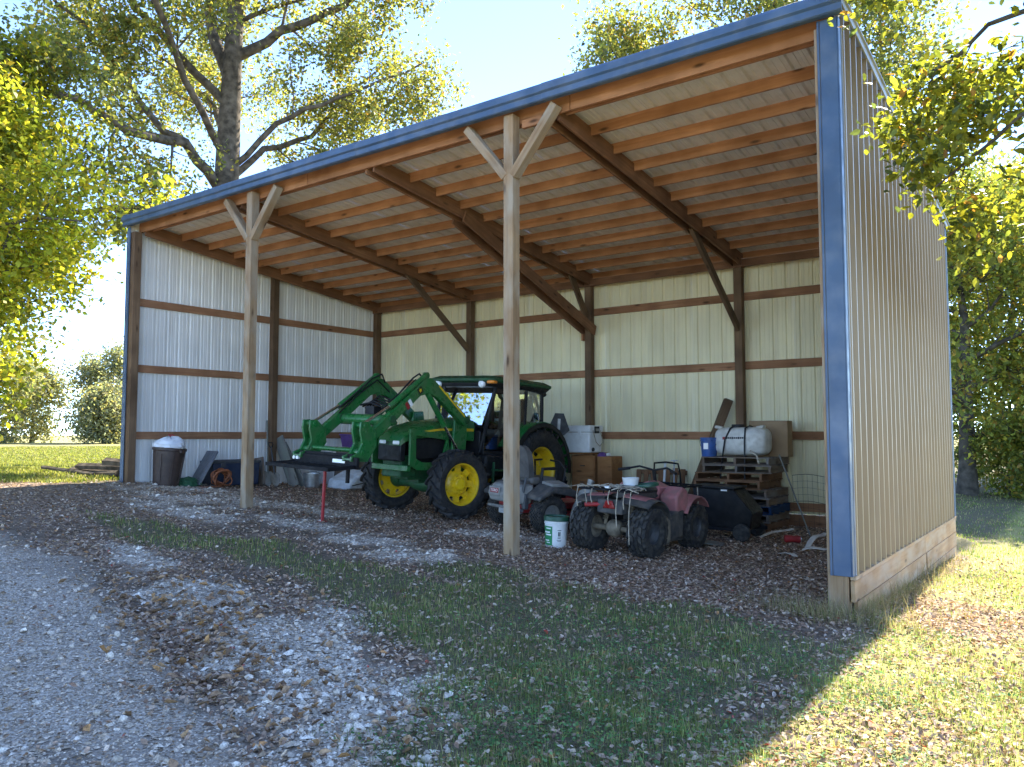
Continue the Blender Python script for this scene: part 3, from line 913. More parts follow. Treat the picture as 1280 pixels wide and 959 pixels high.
for s in (-1, 1):
    mb = MB(); mb.add([(1.32, s*.375, 1.43), (2.1, s*.3585, 1.40), (2.66, s*.324, 1.315), (2.66, s*.326, 1.295), (2.1, s*.3605, 1.365), (1.32, s*.376, 1.38)], [(0, 1, 4, 5), (1, 2, 3, 4)])
    mb.build('hood_stripe', M['yellow'], hood)
    mb = MB(); mb.prism([(1.55, 1.22), (1.5, .96), (2.68, .90), (2.70, 1.20), (2.3, 1.235)], 'xz', s*.315, s*.335)
    mb.build('side_grille', M['black'], hood, bevel=.006)
mb = MB(); mb.box((2.80, 0, 1.02), (.12, .50, .32)); mb.build('front_grille', M['black'], hood, bevel=.02)
for s in (-1, 1):
    mb = MB(); mb.box((2.855, s*.15, 1.145), (.04, .14, .06)); mb.build('headlight', M['lamp_white'], hood, bevel=.015)
# cab
CX0, CX1, CW, CZ0, CZ1 = -.32, 1.22, .66, 1.02, 2.22
mb = MB()
for s in (-1, 1):
    mb.tube([(1.28, s*.50, 1.05), (1.24, s*.58, 1.5), (1.08, s*.62, CZ1)], .035, 8)
    mb.tube([(.33, s*.68, 1.10), (.30, s*.66, CZ1)], .032, 8)
    mb.tube([(CX0, s*.58, 1.30), (CX0+.06, s*.58, CZ1)], .04, 8)
    mb.tube([(1.28, s*.52, 1.05), (.95, s*.70, .95), (.70, s*.72, 1.0), (.33, s*.70, 1.25)], .03, 8)
    mb.tube([(1.08, s*.64, 2.15), (.3, s*.67, 2.18), (CX0+.05, s*.6, 2.16)], .03, 8)
mb.tube([(1.08, -.62, 2.16), (1.08, .62, 2.16)], .035, 8); mb.tube([(CX0+.05, -.6, 2.15), (CX0+.05, .6, 2.15)], .035, 8)
mb.tube([(1.27, -.52, 1.48), (1.27, .52, 1.48)], .02, 6)
mb.build('cab_frame', M['black'], tr, smooth=40)
mb = MB(); mb.box((.45, 0, 1.03), (1.55, 1.15, .08)); mb.box((1.2, 0, 1.2), (.14, .95, .4)); mb.box((-.25, 0, 1.2), (.1, 1.1, .35))
mb.build('cab_floor', M['black'], tr, bevel=.02)
def rr(x0, x1, w, z, k=.08):
    return [(x0, -w+k, z), (x0+k, -w, z), (x1-k, -w, z), (x1, -w+k, z), (x1, w-k, z), (x1-k, w, z), (x0+k, w, z), (x0, w-k, z)]
mb = MB(); mb.loft([rr(-.38, 1.30, .70, 2.20), rr(-.42, 1.36, .735, 2.235), rr(-.42, 1.36, .735, 2.275), rr(-.32, 1.25, .66, 2.33, .12), rr(-.2, 1.0, .5, 2.35, .15)])
roof = mb.build('cab_roof', M['green_dark'], tr, smooth=35)
mb = MB(); mb.loft([rr(-.34, 1.28, .66, 2.14), rr(-.38, 1.31, .715, 2.20), rr(-.38, 1.31, .715, 2.225)]); mb.build('roof_liner', M['black'], roof, smooth=35)
for y in (-.50, .50):
    mb = MB(); mb.lathe([(.0, .03), (.055, .025), (.068, 0), (.055, -.05)], 16, 'x', (1.325, y, 2.185), cap=True); mb.build('work_lamp', M['lamp_white'], roof, smooth=40)
for y in (-.68, .70):
    mb = MB(); mb.box((1.30, y, 2.215), (.12, .15, .055)); mb.build('turn_signal', M['amber'], roof, bevel=.02)
mb = MB(); mb.tube([(-.36, .5, 2.2), (-.46, .5, 2.12)], .05, 10); mb.build('rear_lamp', M['black'], roof, smooth=40)
# glass panes
def pane(pts, nm='pane'):
    mb = MB()
    p = [Vector(q) for q in pts]
    n = (p[1]-p[0]).cross(p[2]-p[0]).normalized()*.005
    k = len(p)
    mb.add(p, [tuple(range(k))])
    return mb.build(nm, M['glass'], tr)
pane([(1.275, -.49, 1.46), (1.275, .49, 1.46), (1.10, .59, 2.14), (1.10, -.59, 2.14)], 'windshield')
for s in (1, -1):
    pane([(1.25, s*.575, 1.10), (.36, s*.695, 1.10), (.33, s*.672, 2.15), (1.07, s*.635, 2.15)], 'door_pane')
    pane([(.29, s*.69, 1.42), (CX0+.02, s*.59, 1.45), (CX0+.07, s*.59, 2.12), (.28, s*.67, 2.15)], 'side_pane')
pane([(CX0, -.55, 1.40), (CX0, .55, 1.40), (CX0+.06, .55, 2.12), (CX0+.06, -.55, 2.12)], 'rear_pane')
mb = MB(); mb.box((.1, 0, 1.38), (.5, .5, .14)); mb.box((-.12, 0, 1.72), (.14, .48, .6), rot=(0, -.12, 0)); mb.build('operator_seat', M['seat'], tr, bevel=.05)
mb = MB()
mb.tube([(1.0, 0, 1.2), (.75, 0, 1.62)], .03, 8)
q = [(.74+.19*math.cos(a)*.45, .19*math.sin(a), 1.63+.19*math.cos(a)*.8) for a in [i*math.pi/10 for i in range(21)]]
mb.tube(q, .016, 6); mb.build('steering_wheel', M['black'], tr, smooth=40)
# fenders
for s in (-1, 1):
    pts = []
    for i in range(11):
        a = R(-62+i*15.5)
        pts.append((-.89*math.sin(a)*1.0, .76+.86*math.cos(a)))
    inn = [(x*.965, .76+(z-.76)*.965) for x, z in pts]
    mb = MB(); poly = pts+inn[::-1]
    mb.prism(poly, 'xz', s*.48, s*.87)
    mb.build('fender', M['green'], tr, smooth=30)
    mb = MB(); mb.prism([(x*.985, .76+(z-.76)*.985) for x, z in pts]+[(x*.93, .76+(z-.76)*.93) for x, z in inn[::-1]], 'xz', s*.875, s*.89); mb.build('fender_edge', M['black'], tr)
# steps and fuel tank
mb = MB(); mb.box((.95, .52, .82), (.7, .28, .36)); mb.build('fuel_tank', M['black'], tr, bevel=.04)
mb = MB(); mb.box((.98, .72, .48), (.34, .16, .03)); mb.box((.98, .74, .76), (.34, .16, .03)); mb.box((.82, .70, .64), (.02, .05, .5)); mb.box((1.14, .70, .64), (.02, .05, .5)); mb.build('cab_step', M['green_dark'], tr, bevel=.008)
mb = MB(); mb.tube([(1.32, .60, 1.0), (1.32, .64, 1.7)], .014, 6); mb.build('grab_rail', M['black'], tr)
# slow moving vehicle sign
mb = MB(); mb.prism([(-.20, -.10), (-.10, -.20), (.10, -.20), (.20, -.10), (.08, .2), (-.08, .2)], 'yz', -.012, .0)
sg = mb.build('slow_vehicle_emblem', M['black'], tr, loc=(-.55, .80, 1.60), rot=(0, 0, R(35)))
mb = MB(); mb.box((.006, 0, 0), (.006, .05, .2)); mb.build('emblem_bracket', M['grey_metal'], sg)
mb = MB(); mb.tube([(-.53, .78, 1.45), (-.45, .68, 1.3)], .015, 6); mb.build('sign_bracket', M['black'], tr)
mb = MB(); mb.tube([(1.25, -.40, 1.5), (1.25, -.40, 1.78)], .04, 10); mb.tube([(1.25, -.40, 1.78), (1.26, -.42, 2.3)], .03, 10); mb.build('exhaust_pipe', M['black'], tr, smooth=40)

# loader: mounting frames
LY = .56
for s in (-1, 1):
    y0, y1 = s*(LY-.06), s*(LY-.01)
    mb = MB(); mb.prism([(1.66, .62), (1.98, .62), (1.96, 1.05), (1.92, 1.66), (1.70, 1.68), (1.62, 1.35)], 'xz', y0-.05*s, y1-.05*s)
    mb.build('loader_mast', M['green'], tr, bevel=.01)
    # guard frame in front of the mast
    o = [(1.9, .74), (2.66, .74), (2.82, .82), (2.84, 1.36), (2.72, 1.36), (2.0, 1.30)]
    i_ = [(2.12, .86), (2.56, .86), (2.70, .92), (2.72, 1.26), (2.70, 1.27), (2.02, 1.22)]
    mb = MB(); mb.ring(o, i_, 'xz', s*.40, s*.44); mb.build('hood_guard', M['green'], tr, bevel=.006)
mb = MB(); mb.box((2.80, 0, .76), (.08, .80, .09)); mb.build('front_bumper', M['green'], tr, bevel=.01)
# boom
for s in (-1, 1):
    y0, y1 = s*(LY-.047), s*(LY+.047)
    mb = MB()
    mb.prism([(1.70, 1.50), (1.80, 1.64), (2.50, 2.10), (2.62, 2.16), (2.76, 2.14), (2.84, 2.06), (3.60, 1.45), (3.84, 1.26), (3.82, 1.16), (3.72, 1.15), (3.50, 1.32), (2.84, 1.87), (2.66, 1.92), (2.48, 1.87), (1.82, 1.46)], 'xz', y0, y1)
    bo = mb.build('boom_arm', M['green'], tr, bevel=.012)
    mb = MB(); mb.box((0, 0, 0), (.78, .004, .028), rot=(0, R(-35), 0)); mb.build('stripe', M['yellow'], bo, loc=(2.14, s*(LY+.050), 1.83))
    # markings: black square with a yellow mark, and a small red and white sticker
    mb = MB(); mb.box((0, 0, 0), (.10, .004, .10)); k = mb.build('emblem', M['black'], bo, loc=(2.86, s*(LY+.050), 1.95), rot=(0, R(40), 0))
    mb = MB(); mb.prism([(-.035, .01), (-.01, .02), (.0, .04), (.012, .015), (.035, .02), (.02, -.005), (.03, -.03), (.005, -.012), (-.02, -.03), (-.015, -.005)], 'xz', s*.003, s*.005); mb.build('emblem_mark', M['yellow'], k)
    mb = MB(); mb.box((0, 0, 0), (.06, .004, .11)); k = mb.build('sticker', M['lamp_white'], bo, loc=(3.05, s*(LY+.050), 1.75), rot=(0, R(40), 0))
    mb = MB(); mb.box((.075, 0, 0), (.06, .004, .11)); mb.build('sticker_red', M['red'], k)
    mb = MB(); mb.lathe([(.0, .07), (.045, .07), (.045, .06), (.06, .06), (.06, -.06), (.045, -.06), (.0, -.07)], 14, 'y', (1.76, s*LY, 1.56)); mb.lathe([(.0, .075), (.055, .075), (.055, -.075), (.0, -.075)], 14, 'y', (3.40, s*LY, 1.49)); mb.lathe([(0, .075), (.045, .075), (.045, -.075), (0, -.075)], 12, 'y', (3.77, s*LY, 1.21))
    mb.build('pivot_pin', M['green_dark'], bo, smooth=40)
    # lift cylinder
    mb = MB(); mb.tube([(2.66, s*(LY-.0), 1.93), (2.24, s*(LY-.0), 1.44)], .046, 12); mb.build('lift_cylinder', M['green'], tr, smooth=40)
    mb = MB(); mb.tube([(2.26, s*LY, 1.46), (1.86, s*LY, 1.02)], .024, 10); mb.build('cylinder_rod', M['chrome'], tr, smooth=40)
    # bucket cylinder on top of the boom
    mb = MB(); mb.tube([(2.72, s*LY, 2.19), (3.42, s*LY, 1.67)], .042, 12); mb.lathe([(.052, -.03), (.052, .03)], 12, 'y', (2.71, s*LY, 2.19), cap=True); mb.build('tilt_cylinder', M['green'], tr, smooth=40)
    mb = MB(); mb.tube([(3.40, s*LY, 1.685), (3.92, s*LY, 1.385)], .022, 10); mb.build('cylinder_rod', M['chrome'], tr, smooth=40)
    # hoses
    mb = MB(); mb.tube([(2.6, s*(LY-.09), 2.1), (2.72, s*(LY-.14), 2.22), (2.88, s*(LY-.1), 2.14), (3.2, s*(LY-.075), 1.86), (3.5, s*(LY-.072), 1.62)], .014, 6)
    mb.tube([(2.5, s*(LY-.1), 1.95), (2.8, s*(LY-.13), 2.12), (3.15, s*(LY-.09), 1.85), (3.5, s*(LY-.09), 1.55)], .012, 6); mb.build('hydraulic_hose', M['black'], tr, smooth=60)
    # bracket between boom end and carrier
    mb = MB(); mb.prism([(3.70, 1.10), (3.74, 1.30), (3.90, 1.43), (4.02, 1.42), (4.03, 1.30), (3.98, 1.12), (4.04, .99), (4.16, .94), (4.16, .87), (3.86, .87), (3.80, .96)], 'xz', s*(LY-.10), s*(LY-.065))
    mb.prism([(3.70, 1.10), (3.74, 1.30), (3.90, 1.43), (4.02, 1.42), (4.03, 1.30), (3.98, 1.12), (4.04, .99), (4.16, .94), (4.16, .87), (3.86, .87), (3.80, .96)], 'xz', s*(LY+.065), s*(LY+.10))
    mb.lathe([(0, .11), (.035, .11), (.035, -.11), (0, -.11)], 10, 'y', (3.94, s*LY, 1.37)); mb.lathe([(0, .115), (.04, .115), (.04, -.115), (0, -.115)], 10, 'y', (3.96, s*LY, 1.0))
    mb.box((4.02, s*LY, .90), (.28, .2, .03)); mb.box((3.90, s*LY, 1.02), (.03, .13, .26))
    mb.build('carrier_bracket', M['green'], tr, bevel=.006)
mb = MB(); mb.tube([(3.36, -LY, 1.47), (3.36, LY, 1.47)], .082, 16); mb.build('cross_tube', M['green'], tr, smooth=40)
mb = MB(); mb.tube([(3.95, -LY, 1.02), (3.95, LY, 1.02)], .032, 12); mb.build('carrier_tube', M['green'], tr, smooth=40)
mb = MB()
for k in range(5):
    mb.tube([(2.9+.05*k, -.45, 1.62+.02*k), (2.95+.04*k, -.2, 1.86-.03*k), (3.0, .1, 1.80-.04*k), (3.2, .45, 1.60)], .015, 6)
mb.box((3.12, -.12, 1.62), (.16, .2, .12))
mb.build('hydraulic_hose', M['black'], tr, smooth=60)
# attachment on the quick carrier: black frame with a slatted deck
at_ = MB()
at_.box((4.10, .02, .86), (.05, 1.44, .14)); at_.box((4.05, .02, .95), (.08, 1.2, .04)); at_.box((4.06, .02, .78), (.06, 1.4, .03))
at_.build('carrier_frame', M['black_steel'], tr, bevel=.006)
mb = MB(); mb.box((4.128, .36, .865), (.004, .26, .05)); mb.build('sticker', M['lamp_white'], tr)
for k in range(2):
    mb = MB(); mb.lathe([(0, .03), (.026, .03), (.03, -.02)], 10, 'x', (4.13, -.62+.08*k, .865)); mb.build('marker_lamp', M['lamp_white'], tr, smooth=40)
dk = MB()
for y in (-.64, .70): dk.beam((4.12, y, .80), (4.58, y, .765), .05, .05)
dk.beam((4.58, -.665, .765), (4.58, .725, .765), .05, .05); dk.beam((4.13, -.665, .80), (4.13, .725, .80), .05, .05)
dk = dk.build('deck_frame', M['black_steel'], tr, bevel=.004)
for k in range(9):
    y = -.545+k*.144
    mb = MB(); mb.beam((4.15, y, .80), (4.56, y, .77), .05, .016); mb.build('slat', M['black_steel'], dk)
mb = MB(); mb.box((4.2, .66, .68), (.04, .04, .20)); mb.build('deck_leg', M['black_steel'], dk)
# a red prop stands under the deck
rp = thing('red_prop_stand', 5.33, .10, 0, 'thin red steel post standing under the tractor loader deck', 'post', tilt=False)
mb = MB(); mb.beam((-.02, 0, 0), (.03, 0, .80), .035, .035); mb.build('shaft', M['red'], rp, bevel=.004)
mb = MB(); mb.box((-.02, 0, .004), (.10, .10, .012)); mb.build('foot_plate', M['red'], rp)

# ------------------------------------------------------------------ riding mower, rear towards the opening
mw = thing('riding_mower', 7.30, 2.22, 73, 'dusty grey riding mower with tall seat parked between tractor and quad bike', 'mower')
mt_r = tyre_mesh('tyre', .27, .14, .24, M['tyre_dusty'], 30, .012, 'turf')
mt_f = tyre_mesh('tyre', .17, .09, .15, M['tyre_dusty'], 20, .006, 'turf')
def small_rim(rim, W, mat, dish=.0, nm='wheel'):
    mb = MB(); h = W/2
    mb.lathe([(rim*.93, -h*.7), (rim+.01, -h*.72), (rim, -h*.5), (rim*.9, 0), (rim, h*.5), (rim+.01, h*.72), (rim*.93, h*.7), (rim*.86, h*.35), (rim*.6, h*.25+dish), (rim*.35, h*.32+dish), (.0, h*.34+dish)], 24, 'y')
    mb.lathe([(rim*.93, -h*.7), (rim*.86, -h*.35), (rim*.5, -h*.3), (0, -h*.3)], 24, 'y')
    for i in range(4):
        a = i*math.pi/2
        mb.lathe([(0, h*.40+dish), (.012, h*.40+dish), (.013, h*.2)], 6, 'y', (rim*.5*math.sin(a), 0, rim*.5*math.cos(a)))
    return mb.mesh(nm, mat, 35)
for s in (1, -1):
    wheel(mw, (0, s*.52, .27), small_rim(.14, .22, M['grey_metal']), mt_r, rot=(0, 0, 0 if s > 0 else R(180)))
    wheel(mw, (1.22, s*.40, .17), small_rim(.09, .13, M['grey_metal']), mt_f)
mb = MB(); mb.box((.5, 0, .36), (1.35, .62, .10)); mb.box((-.18, 0, .33), (.25, .55, .12)); mb.box((1.2, 0, .42), (.12, .9, .06)); mb.build('frame', M['red'], mw, bevel=.015)
mb = MB(); mb.loft([[(x, y, .17) for x, y in ((.45, -.62), (1.0, -.62), (1.08, -.3), (1.08, .3), (1.0, .62), (.45, .62))], [(x, y, .29) for x, y in ((.48, -.58), (.98, -.58), (1.05, -.28), (1.05, .28), (.98, .58), (.48, .58))]]); mb.build('mower_deck', M['red'], mw, bevel=.02)
mb = MB(); mb.loft([[(-.42, -.34, .40), (-.20, -.38, .40), (-.20, .38, .40), (-.42, .34, .40)], [(-.46, -.36, .52), (-.20, -.40, .52), (-.20, .40, .52), (-.46, .36, .52)], [(-.38, -.32, .66), (-.15, -.36, .68), (-.15, .36, .68), (-.38, .32, .66)]])
eb = mb.build('engine_cover', M['mower_grey'], mw, bevel=.03)
mb = MB(); mb.box((-.455, .18, .545), (.012, .26, .13)); bd = mb.build('badge_plate', M['mower_grey'], eb, bevel=.005)
def text_mesh(name, body, size, mat, parent, loc, rot, ext=.001):
    cu = bpy.data.curves.new(name+'_c', 'FONT'); cu.body = body; cu.size = size; cu.extrude = ext; cu.align_x = 'CENTER'; cu.align_y = 'CENTER'
    t = bpy.data.objects.new(name+'_t', cu); link(t)
    dg = bpy.context.evaluated_depsgraph_get()
    me = bpy.data.meshes.new_from_object(t.evaluated_get(dg)); bpy.data.objects.remove(t, do_unlink=True)
    me.materials.clear(); me.materials.append(mat)
    o = bpy.data.objects.new(name, me); link(o, parent); o.location = loc; o.rotation_euler = rot
    return o
mb = MB(); mb.box((-.4635, .18, .555), (.004, .20, .065)); mb.build('badge', M['red'], bd)
text_mesh('lettering', 'TORO', .06, M['lamp_white'], bd, (-.467, .18, .555), (R(90), 0, R(-90)))
mb = MB(); mb.tube([(-.3, -.3, .3), (-.46, -.3, .34), (-.46, .3, .34), (-.3, .3, .3)], .022, 8); mb.box((-.36, -.1, .30), (.2, .3, .1)); mb.build('rear_bumper', M['steel'], mw, smooth=40)
mb = MB(); mb.lathe([(.0, .24), (.12, .24), (.15, .2), (.15, .02), (.13, 0)], 18, 'z', (-.22, -.12, .48)); mb.build('engine', M['dusty_black'], mw, smooth=40)
for s in (-1, 1):
    mb = MB()
    mb.loft([[(x, s*a, z) for x, a, z in ((-.30, .36, .55), (-.30, .70, .52), (-.30, .68, .46), (-.30, .36, .48))],
             [(x, s*a, z) for x, a, z in ((-.05, .34, .70), (-.05, .70, .66), (-.05, .70, .58), (-.05, .34, .60))],
             [(x, s*a, z) for x, a, z in ((.35, .34, .70), (.35, .68, .62), (.35, .68, .52), (.35, .34, .60))],
             [(x, s*a, z) for x, a, z in ((.72, .34, .52), (.72, .64, .44), (.72, .64, .36), (.72, .34, .42))],
             [(x, s*a, z) for x, a, z in ((.92, .34, .36), (.92, .60, .32), (.92, .60, .28), (.92, .34, .30))]])
    mb.build('fender', M['dusty_black'] if s < 0 else M['dusty_black'], mw, bevel=.02)
    mb = MB(); mb.loft([[(x, s*a, z) for x, a, z in ((-.02, .36, .735), (-.02, .62, .70), (-.02, .62, .66), (-.02, .36, .68))], [(x, s*a, z) for x, a, z in ((.30, .36, .745), (.30, .60, .69), (.30, .60, .65), (.30, .36, .68))]]); mb.build('fender_panel', M['mower_grey'], mw, bevel=.015)
    mb = MB(); mb.tube([(.40, s*.30, .45), (.42, s*.36, .90), (.36, s*.30, 1.0), (.34, s*.10, 1.02)], .014, 8); mb.build('control_lever', M['black'], mw, smooth=40)
mb = MB(); mb.box((.12, 0, .72), (.48, .50, .12)); st = mb.build('seat', M['seat'], mw, bevel=.045, seg=3)
def pad(x, w, z0, z1, th, rk):
    return [[(x-rk*k-t, -w*f, z0+(z1-z0)*k) if False else None] for k in (0,)]
mb = MB()
rings = []
for k, f in ((0, .82), (.15, .95), (.5, 1.0), (.8, .96), (.95, .72), (1.0, .45)):
    z = .76+.46*k; x = -.10-.10*k
    rings.append([(x-.05, -.26*f, z), (x+.05, -.25*f, z), (x+.06, 0, z), (x+.05, .25*f, z), (x-.05, .26*f, z), (x-.065, 0, z)])
mb.loft(rings); mb.build('backrest', M['seat'], mw, smooth=60)
mb = MB(); mb.tube([(.0, -.32, .70), (.02, -.32, .90), (.30, -.32, .91)], .025, 8); mb.tube([(.0, .32, .70), (.02, .32, .90), (.30, .32, .91)], .025, 8); mb.build('armrest', M['black'], mw, smooth=40)
mb = MB(); mb.tube([(-.32, -.32, .38), (-.34, -.36, .62), (-.30, -.36, .78)], .02, 8); mb.box((-.3, -.36, .44), (.07, .07, .22)); mb.build('fuel_filter', M['charcoal'], mw, bevel=.01)

# ------------------------------------------------------------------ quad bike, rear towards the opening
qb = thing('quad_bike', 9.33, 1.32, 88, 'faded red quad bike with cargo racks and muddy knobbly tyres', 'quad bike')
qt_r = tyre_mesh('tyre', .30, .14, .25, M['tyre_dusty'], 16, .026, 'knob')
qt_f = tyre_mesh('tyre', .29, .14, .20, M['tyre_dusty'], 16, .022, 'knob')
WB = 1.20
for s in (1, -1):
    wheel(qb, (0, s*.40, .30), small_rim(.145, .23, M['mud'] if s > 0 else M['charcoal'], -.02), qt_r, rot=(0, 0, 0 if s > 0 else R(180)))
    wheel(qb, (WB, s*.41, .29), small_rim(.145, .18, M['charcoal']), qt_f, rot=(0, 0, 0 if s > 0 else R(180)))
mb = MB(); mb.tube([(0, -.38, .30), (0, .38, .30)], .035, 10); mb.lathe([(.06, -.10), (.10, -.06), (.11, .0), (.10, .06), (.06, .10)], 14, 'y', (0, .05, .30), cap=True); mb.tube([(.05, .05, .30), (.5, .0, .36)], .04, 8); mb.build('rear_axle', M['mud'], qb, smooth=40)
mb = MB(); mb.tube([(WB, -.38, .29), (WB, .38, .29)], .025, 8); mb.build('front_axle', M['dusty_black'], qb, smooth=40)
mb = MB()
for s in (-1, 1):
    mb.tube([(-.12, s*.14, .62), (.2, s*.15, .60), (.5, s*.14, .40), (1.0, s*.14, .38), (1.35, s*.14, .55), (1.2, s*.14, .66)], .02, 8)
    mb.tube([(.2, s*.15, .60), (.9, s*.13, .72)], .02, 8)
mb.box((.62, 0, .46), (.5, .30, .34)); mb.box((.62, .0, .34), (.8, .24, .08)); mb.build('frame', M['dusty_black'], qb, smooth=40)
for s in (-1, 1):
    mb = MB()
    mb.tube([(-.02, s*.18, .34), (.04, s*.16, .64)], .022, 10)
    pts = [(-.02+.06*t+.034*math.cos(t*44), s*(.18-.02*t)+.034*math.sin(t*44), .40+.2*t) for t in [i/40 for i in range(41)]]
    mb.tube(pts, .007, 5)
    mb.build('rear_shock', M['mud'], qb, smooth=50)
    mb = MB(); mb.tube([(WB, s*.24, .34), (WB-.06, s*.16, .68)], .025, 8); mb.build('front_shock', M['dusty_black'], qb, smooth=50)
def arc_fender(cx, cz, r, a0, a1, y0, y1, flare, n=9, th=.015):
    rings = []
    for i in range(n):
        a = R(a0+(a1-a0)*i/(n-1)); f = 1+flare*math.sin(math.pi*i/(n-1))
        c, s_ = math.cos(a), math.sin(a)
        rings.append([(cx+r*c, y0, cz+r*s_+.02), (cx+r*f*c, y1, cz+r*f*s_-.02), (cx+(r*f-th)*c, y1, cz+(r*f-th)*s_-.02), (cx+(r-th)*c, y0, cz+(r-th)*s_+.02)])
    return rings
for s in (-1, 1):
    mb = MB(); mb.loft(arc_fender(.02, .30, .40, 125, 25, s*.12, s*.52, .03)); mb.build('rear_fender', M['dusty_black'], qb, smooth=35)
    mb = MB(); mb.loft(arc_fender(.04, .315, .405, 110, 35, s*.10, s*.42, .02)); mb.build('rear_fender_top', M['pink'], qb, smooth=35)
    mb = MB(); mb.prism([(.30, .50), (.44, .42), (.46, .16), (.40, .13), (.28, .36)], 'xz', s*.36, s*.48); mb.build('mud_guard', M['mud'], qb, bevel=.015)
    mb = MB(); mb.prism([(.44, .50), (.84, .54), (.82, .18), (.46, .15)], 'xz', s*.34, s*.47); mb.build('leg_shield', M['dusty_black'], qb, bevel=.03)
    mb = MB(); mb.box((.64, s*.34, .17), (.42, .22, .04)); mb.build('footrest', M['dusty_black'], qb, bevel=.01)
    mb = MB(); mb.loft(arc_fender(WB, .30, .40, 150, 40, s*.14, s*.50, .02)); mb.build('front_fender', M['pink'], qb, smooth=35)
    mb = MB(); mb.prism([(.66, .48), (.92, .50), (.97, .62), (.93, .78), (.80, .82), (.62, .70)], 'xz', s*.22, s*.46); mb.build('side_panel', M['pink'], qb, bevel=.03)
mb = MB(); mb.loft([[(x, y, z) for y, z in ((-.17, .66), (-.20, .76), (-.12, .82), (.12, .82), (.20, .76), (.17, .66))] for x in (.10, .45)]+[[(.72, y*.75, z+.0) for y, z in ((-.17, .68), (-.20, .77), (-.12, .82), (.12, .82), (.20, .77), (.17, .68))]]); mb.build('seat', M['seat'], qb, bevel=.02)
mb = MB(); mb.loft([[(.70, y, z) for y, z in ((-.16, .64), (-.17, .80), (0, .86), (.17, .80), (.16, .64))], [(.95, y, z) for y, z in ((-.2, .6), (-.19, .80), (0, .87), (.19, .80), (.2, .6))], [(1.25, y, z) for y, z in ((-.22, .58), (-.22, .70), (0, .76), (.22, .70), (.22, .58))], [(1.42, y, z) for y, z in ((-.16, .55), (-.17, .62), (0, .66), (.17, .62), (.16, .55))]]); mb.build('tank_cover', M['pink'], qb, bevel=.02)
mb = MB(); mb.tube([(.92, 0, .8), (.86, 0, 1.0)], .025, 8); mb.tube([(.74, -.36, 1.00), (.84, -.2, 1.04), (.86, 0, 1.0), (.84, .2, 1.04), (.74, .36, 1.00)], .014, 8); mb.tube([(.66, -.42, .985), (.76, -.3, 1.01)], .02, 8); mb.tube([(.66, .42, .985), (.76, .3, 1.01)], .02, 8); mb.build('handlebar', M['black'], qb, smooth=40)
def rack(x0, x1, w, z, nm, parent=qb):
    mb = MB()
    mb.tube([(x0, -w, z), (x1, -w, z), (x1, w, z), (x0, w, z), (x0, -w, z)], .012, 8)
    for k in range(1, 5):
        y = -w+2*w*k/5; mb.tube([(x0, y, z), (x1, y, z)], .008, 6)
    mb.tube([((x0+x1)/2, -w, z-.008), ((x0+x1)/2, w, z-.008)], .009, 6)
    for y in (-.2, .2): mb.tube([((x0+x1)/2, y, z), ((x0+x1)/2+.02, y, z-.14)], .011, 6)
    return mb.build(nm, M['black_steel'], parent, smooth=50)
rack(-.32, .20, .40, .785, 'rear_rack'); rack(1.05, 1.55, .36, .80, 'front_rack')
mb = MB(); mb.box((-.16, 0, .58), (.14, .36, .17)); mb.build('tail_box', M['dusty_black'], qb, bevel=.02)
mb = MB(); mb.loft([[(-.235, -.09, .56), (-.235, .09, .56), (-.24, .05, .66), (-.24, -.05, .66)], [(-.255, -.08, .565), (-.255, .08, .565), (-.26, .045, .65), (-.26, -.045, .65)]]); mb.build('tail_light', M['red_lens'], qb, bevel=.008)
mb = MB(); mb.tube([(-.24, .34, .58), (-.20, .12, .60)], .028, 8); mb.build('red_strap', M['red'], qb, smooth=50)
mb = MB()
r2 = random.Random(4)
for (x, y, zt, zb) in ((-.33, .40, .80, .56), (-.33, -.16, .80, .36), (-.335, -.34, .79, .18), (-.30, .30, .80, .60), (-.34, -.05, .79, .62), (-.34, -.26, .79, .58), (-.33, .2, .79, .62)):
    mb.tube([(x+r2.uniform(-.004, .004), y+.012*math.sin(k*.9+x*40), zt+(zb-zt)*k/5) for k in range(6)], .006, 5)
mb.tube([(-.33, .41, .80), (-.2, .3, .815), (0, .1, .81), (.1, -.2, .82), (-.1, -.38, .81), (-.33, -.36, .80)], .008, 5)
for k in range(26):
    x, y = r2.uniform(-.33, .2), r2.uniform(-.40, .40)
    mb.tube([(x, y, .80), (x+r2.uniform(-.1, .1), y+r2.uniform(-.1, .1), .825), (x+r2.uniform(-.14, .14), y+r2.uniform(-.14, .14), .79)], r2.uniform(.004, .009), 4)
mb.build('frayed_rope', M['rope'], qb, smooth=60)
mb = MB(); mb.tube([(1.42, -.36, .8), (1.44, -.37, .6), (1.45, -.36, .42)], .008, 5); mb.build('rack_cord', M['rope'], qb)
for (x, y, w, h, a) in ((-.2, .05, .10, .02, .3), (-.18, -.1, .05, .01, 1.), (-.08, .14, .06, .012, 2.)):
    mb = MB(); mb.box((x, y, .806), (w, .05, h), rot=(0, .1, a)); mb.build('white_scrap', M['lamp_white'], qb, bevel=.004)

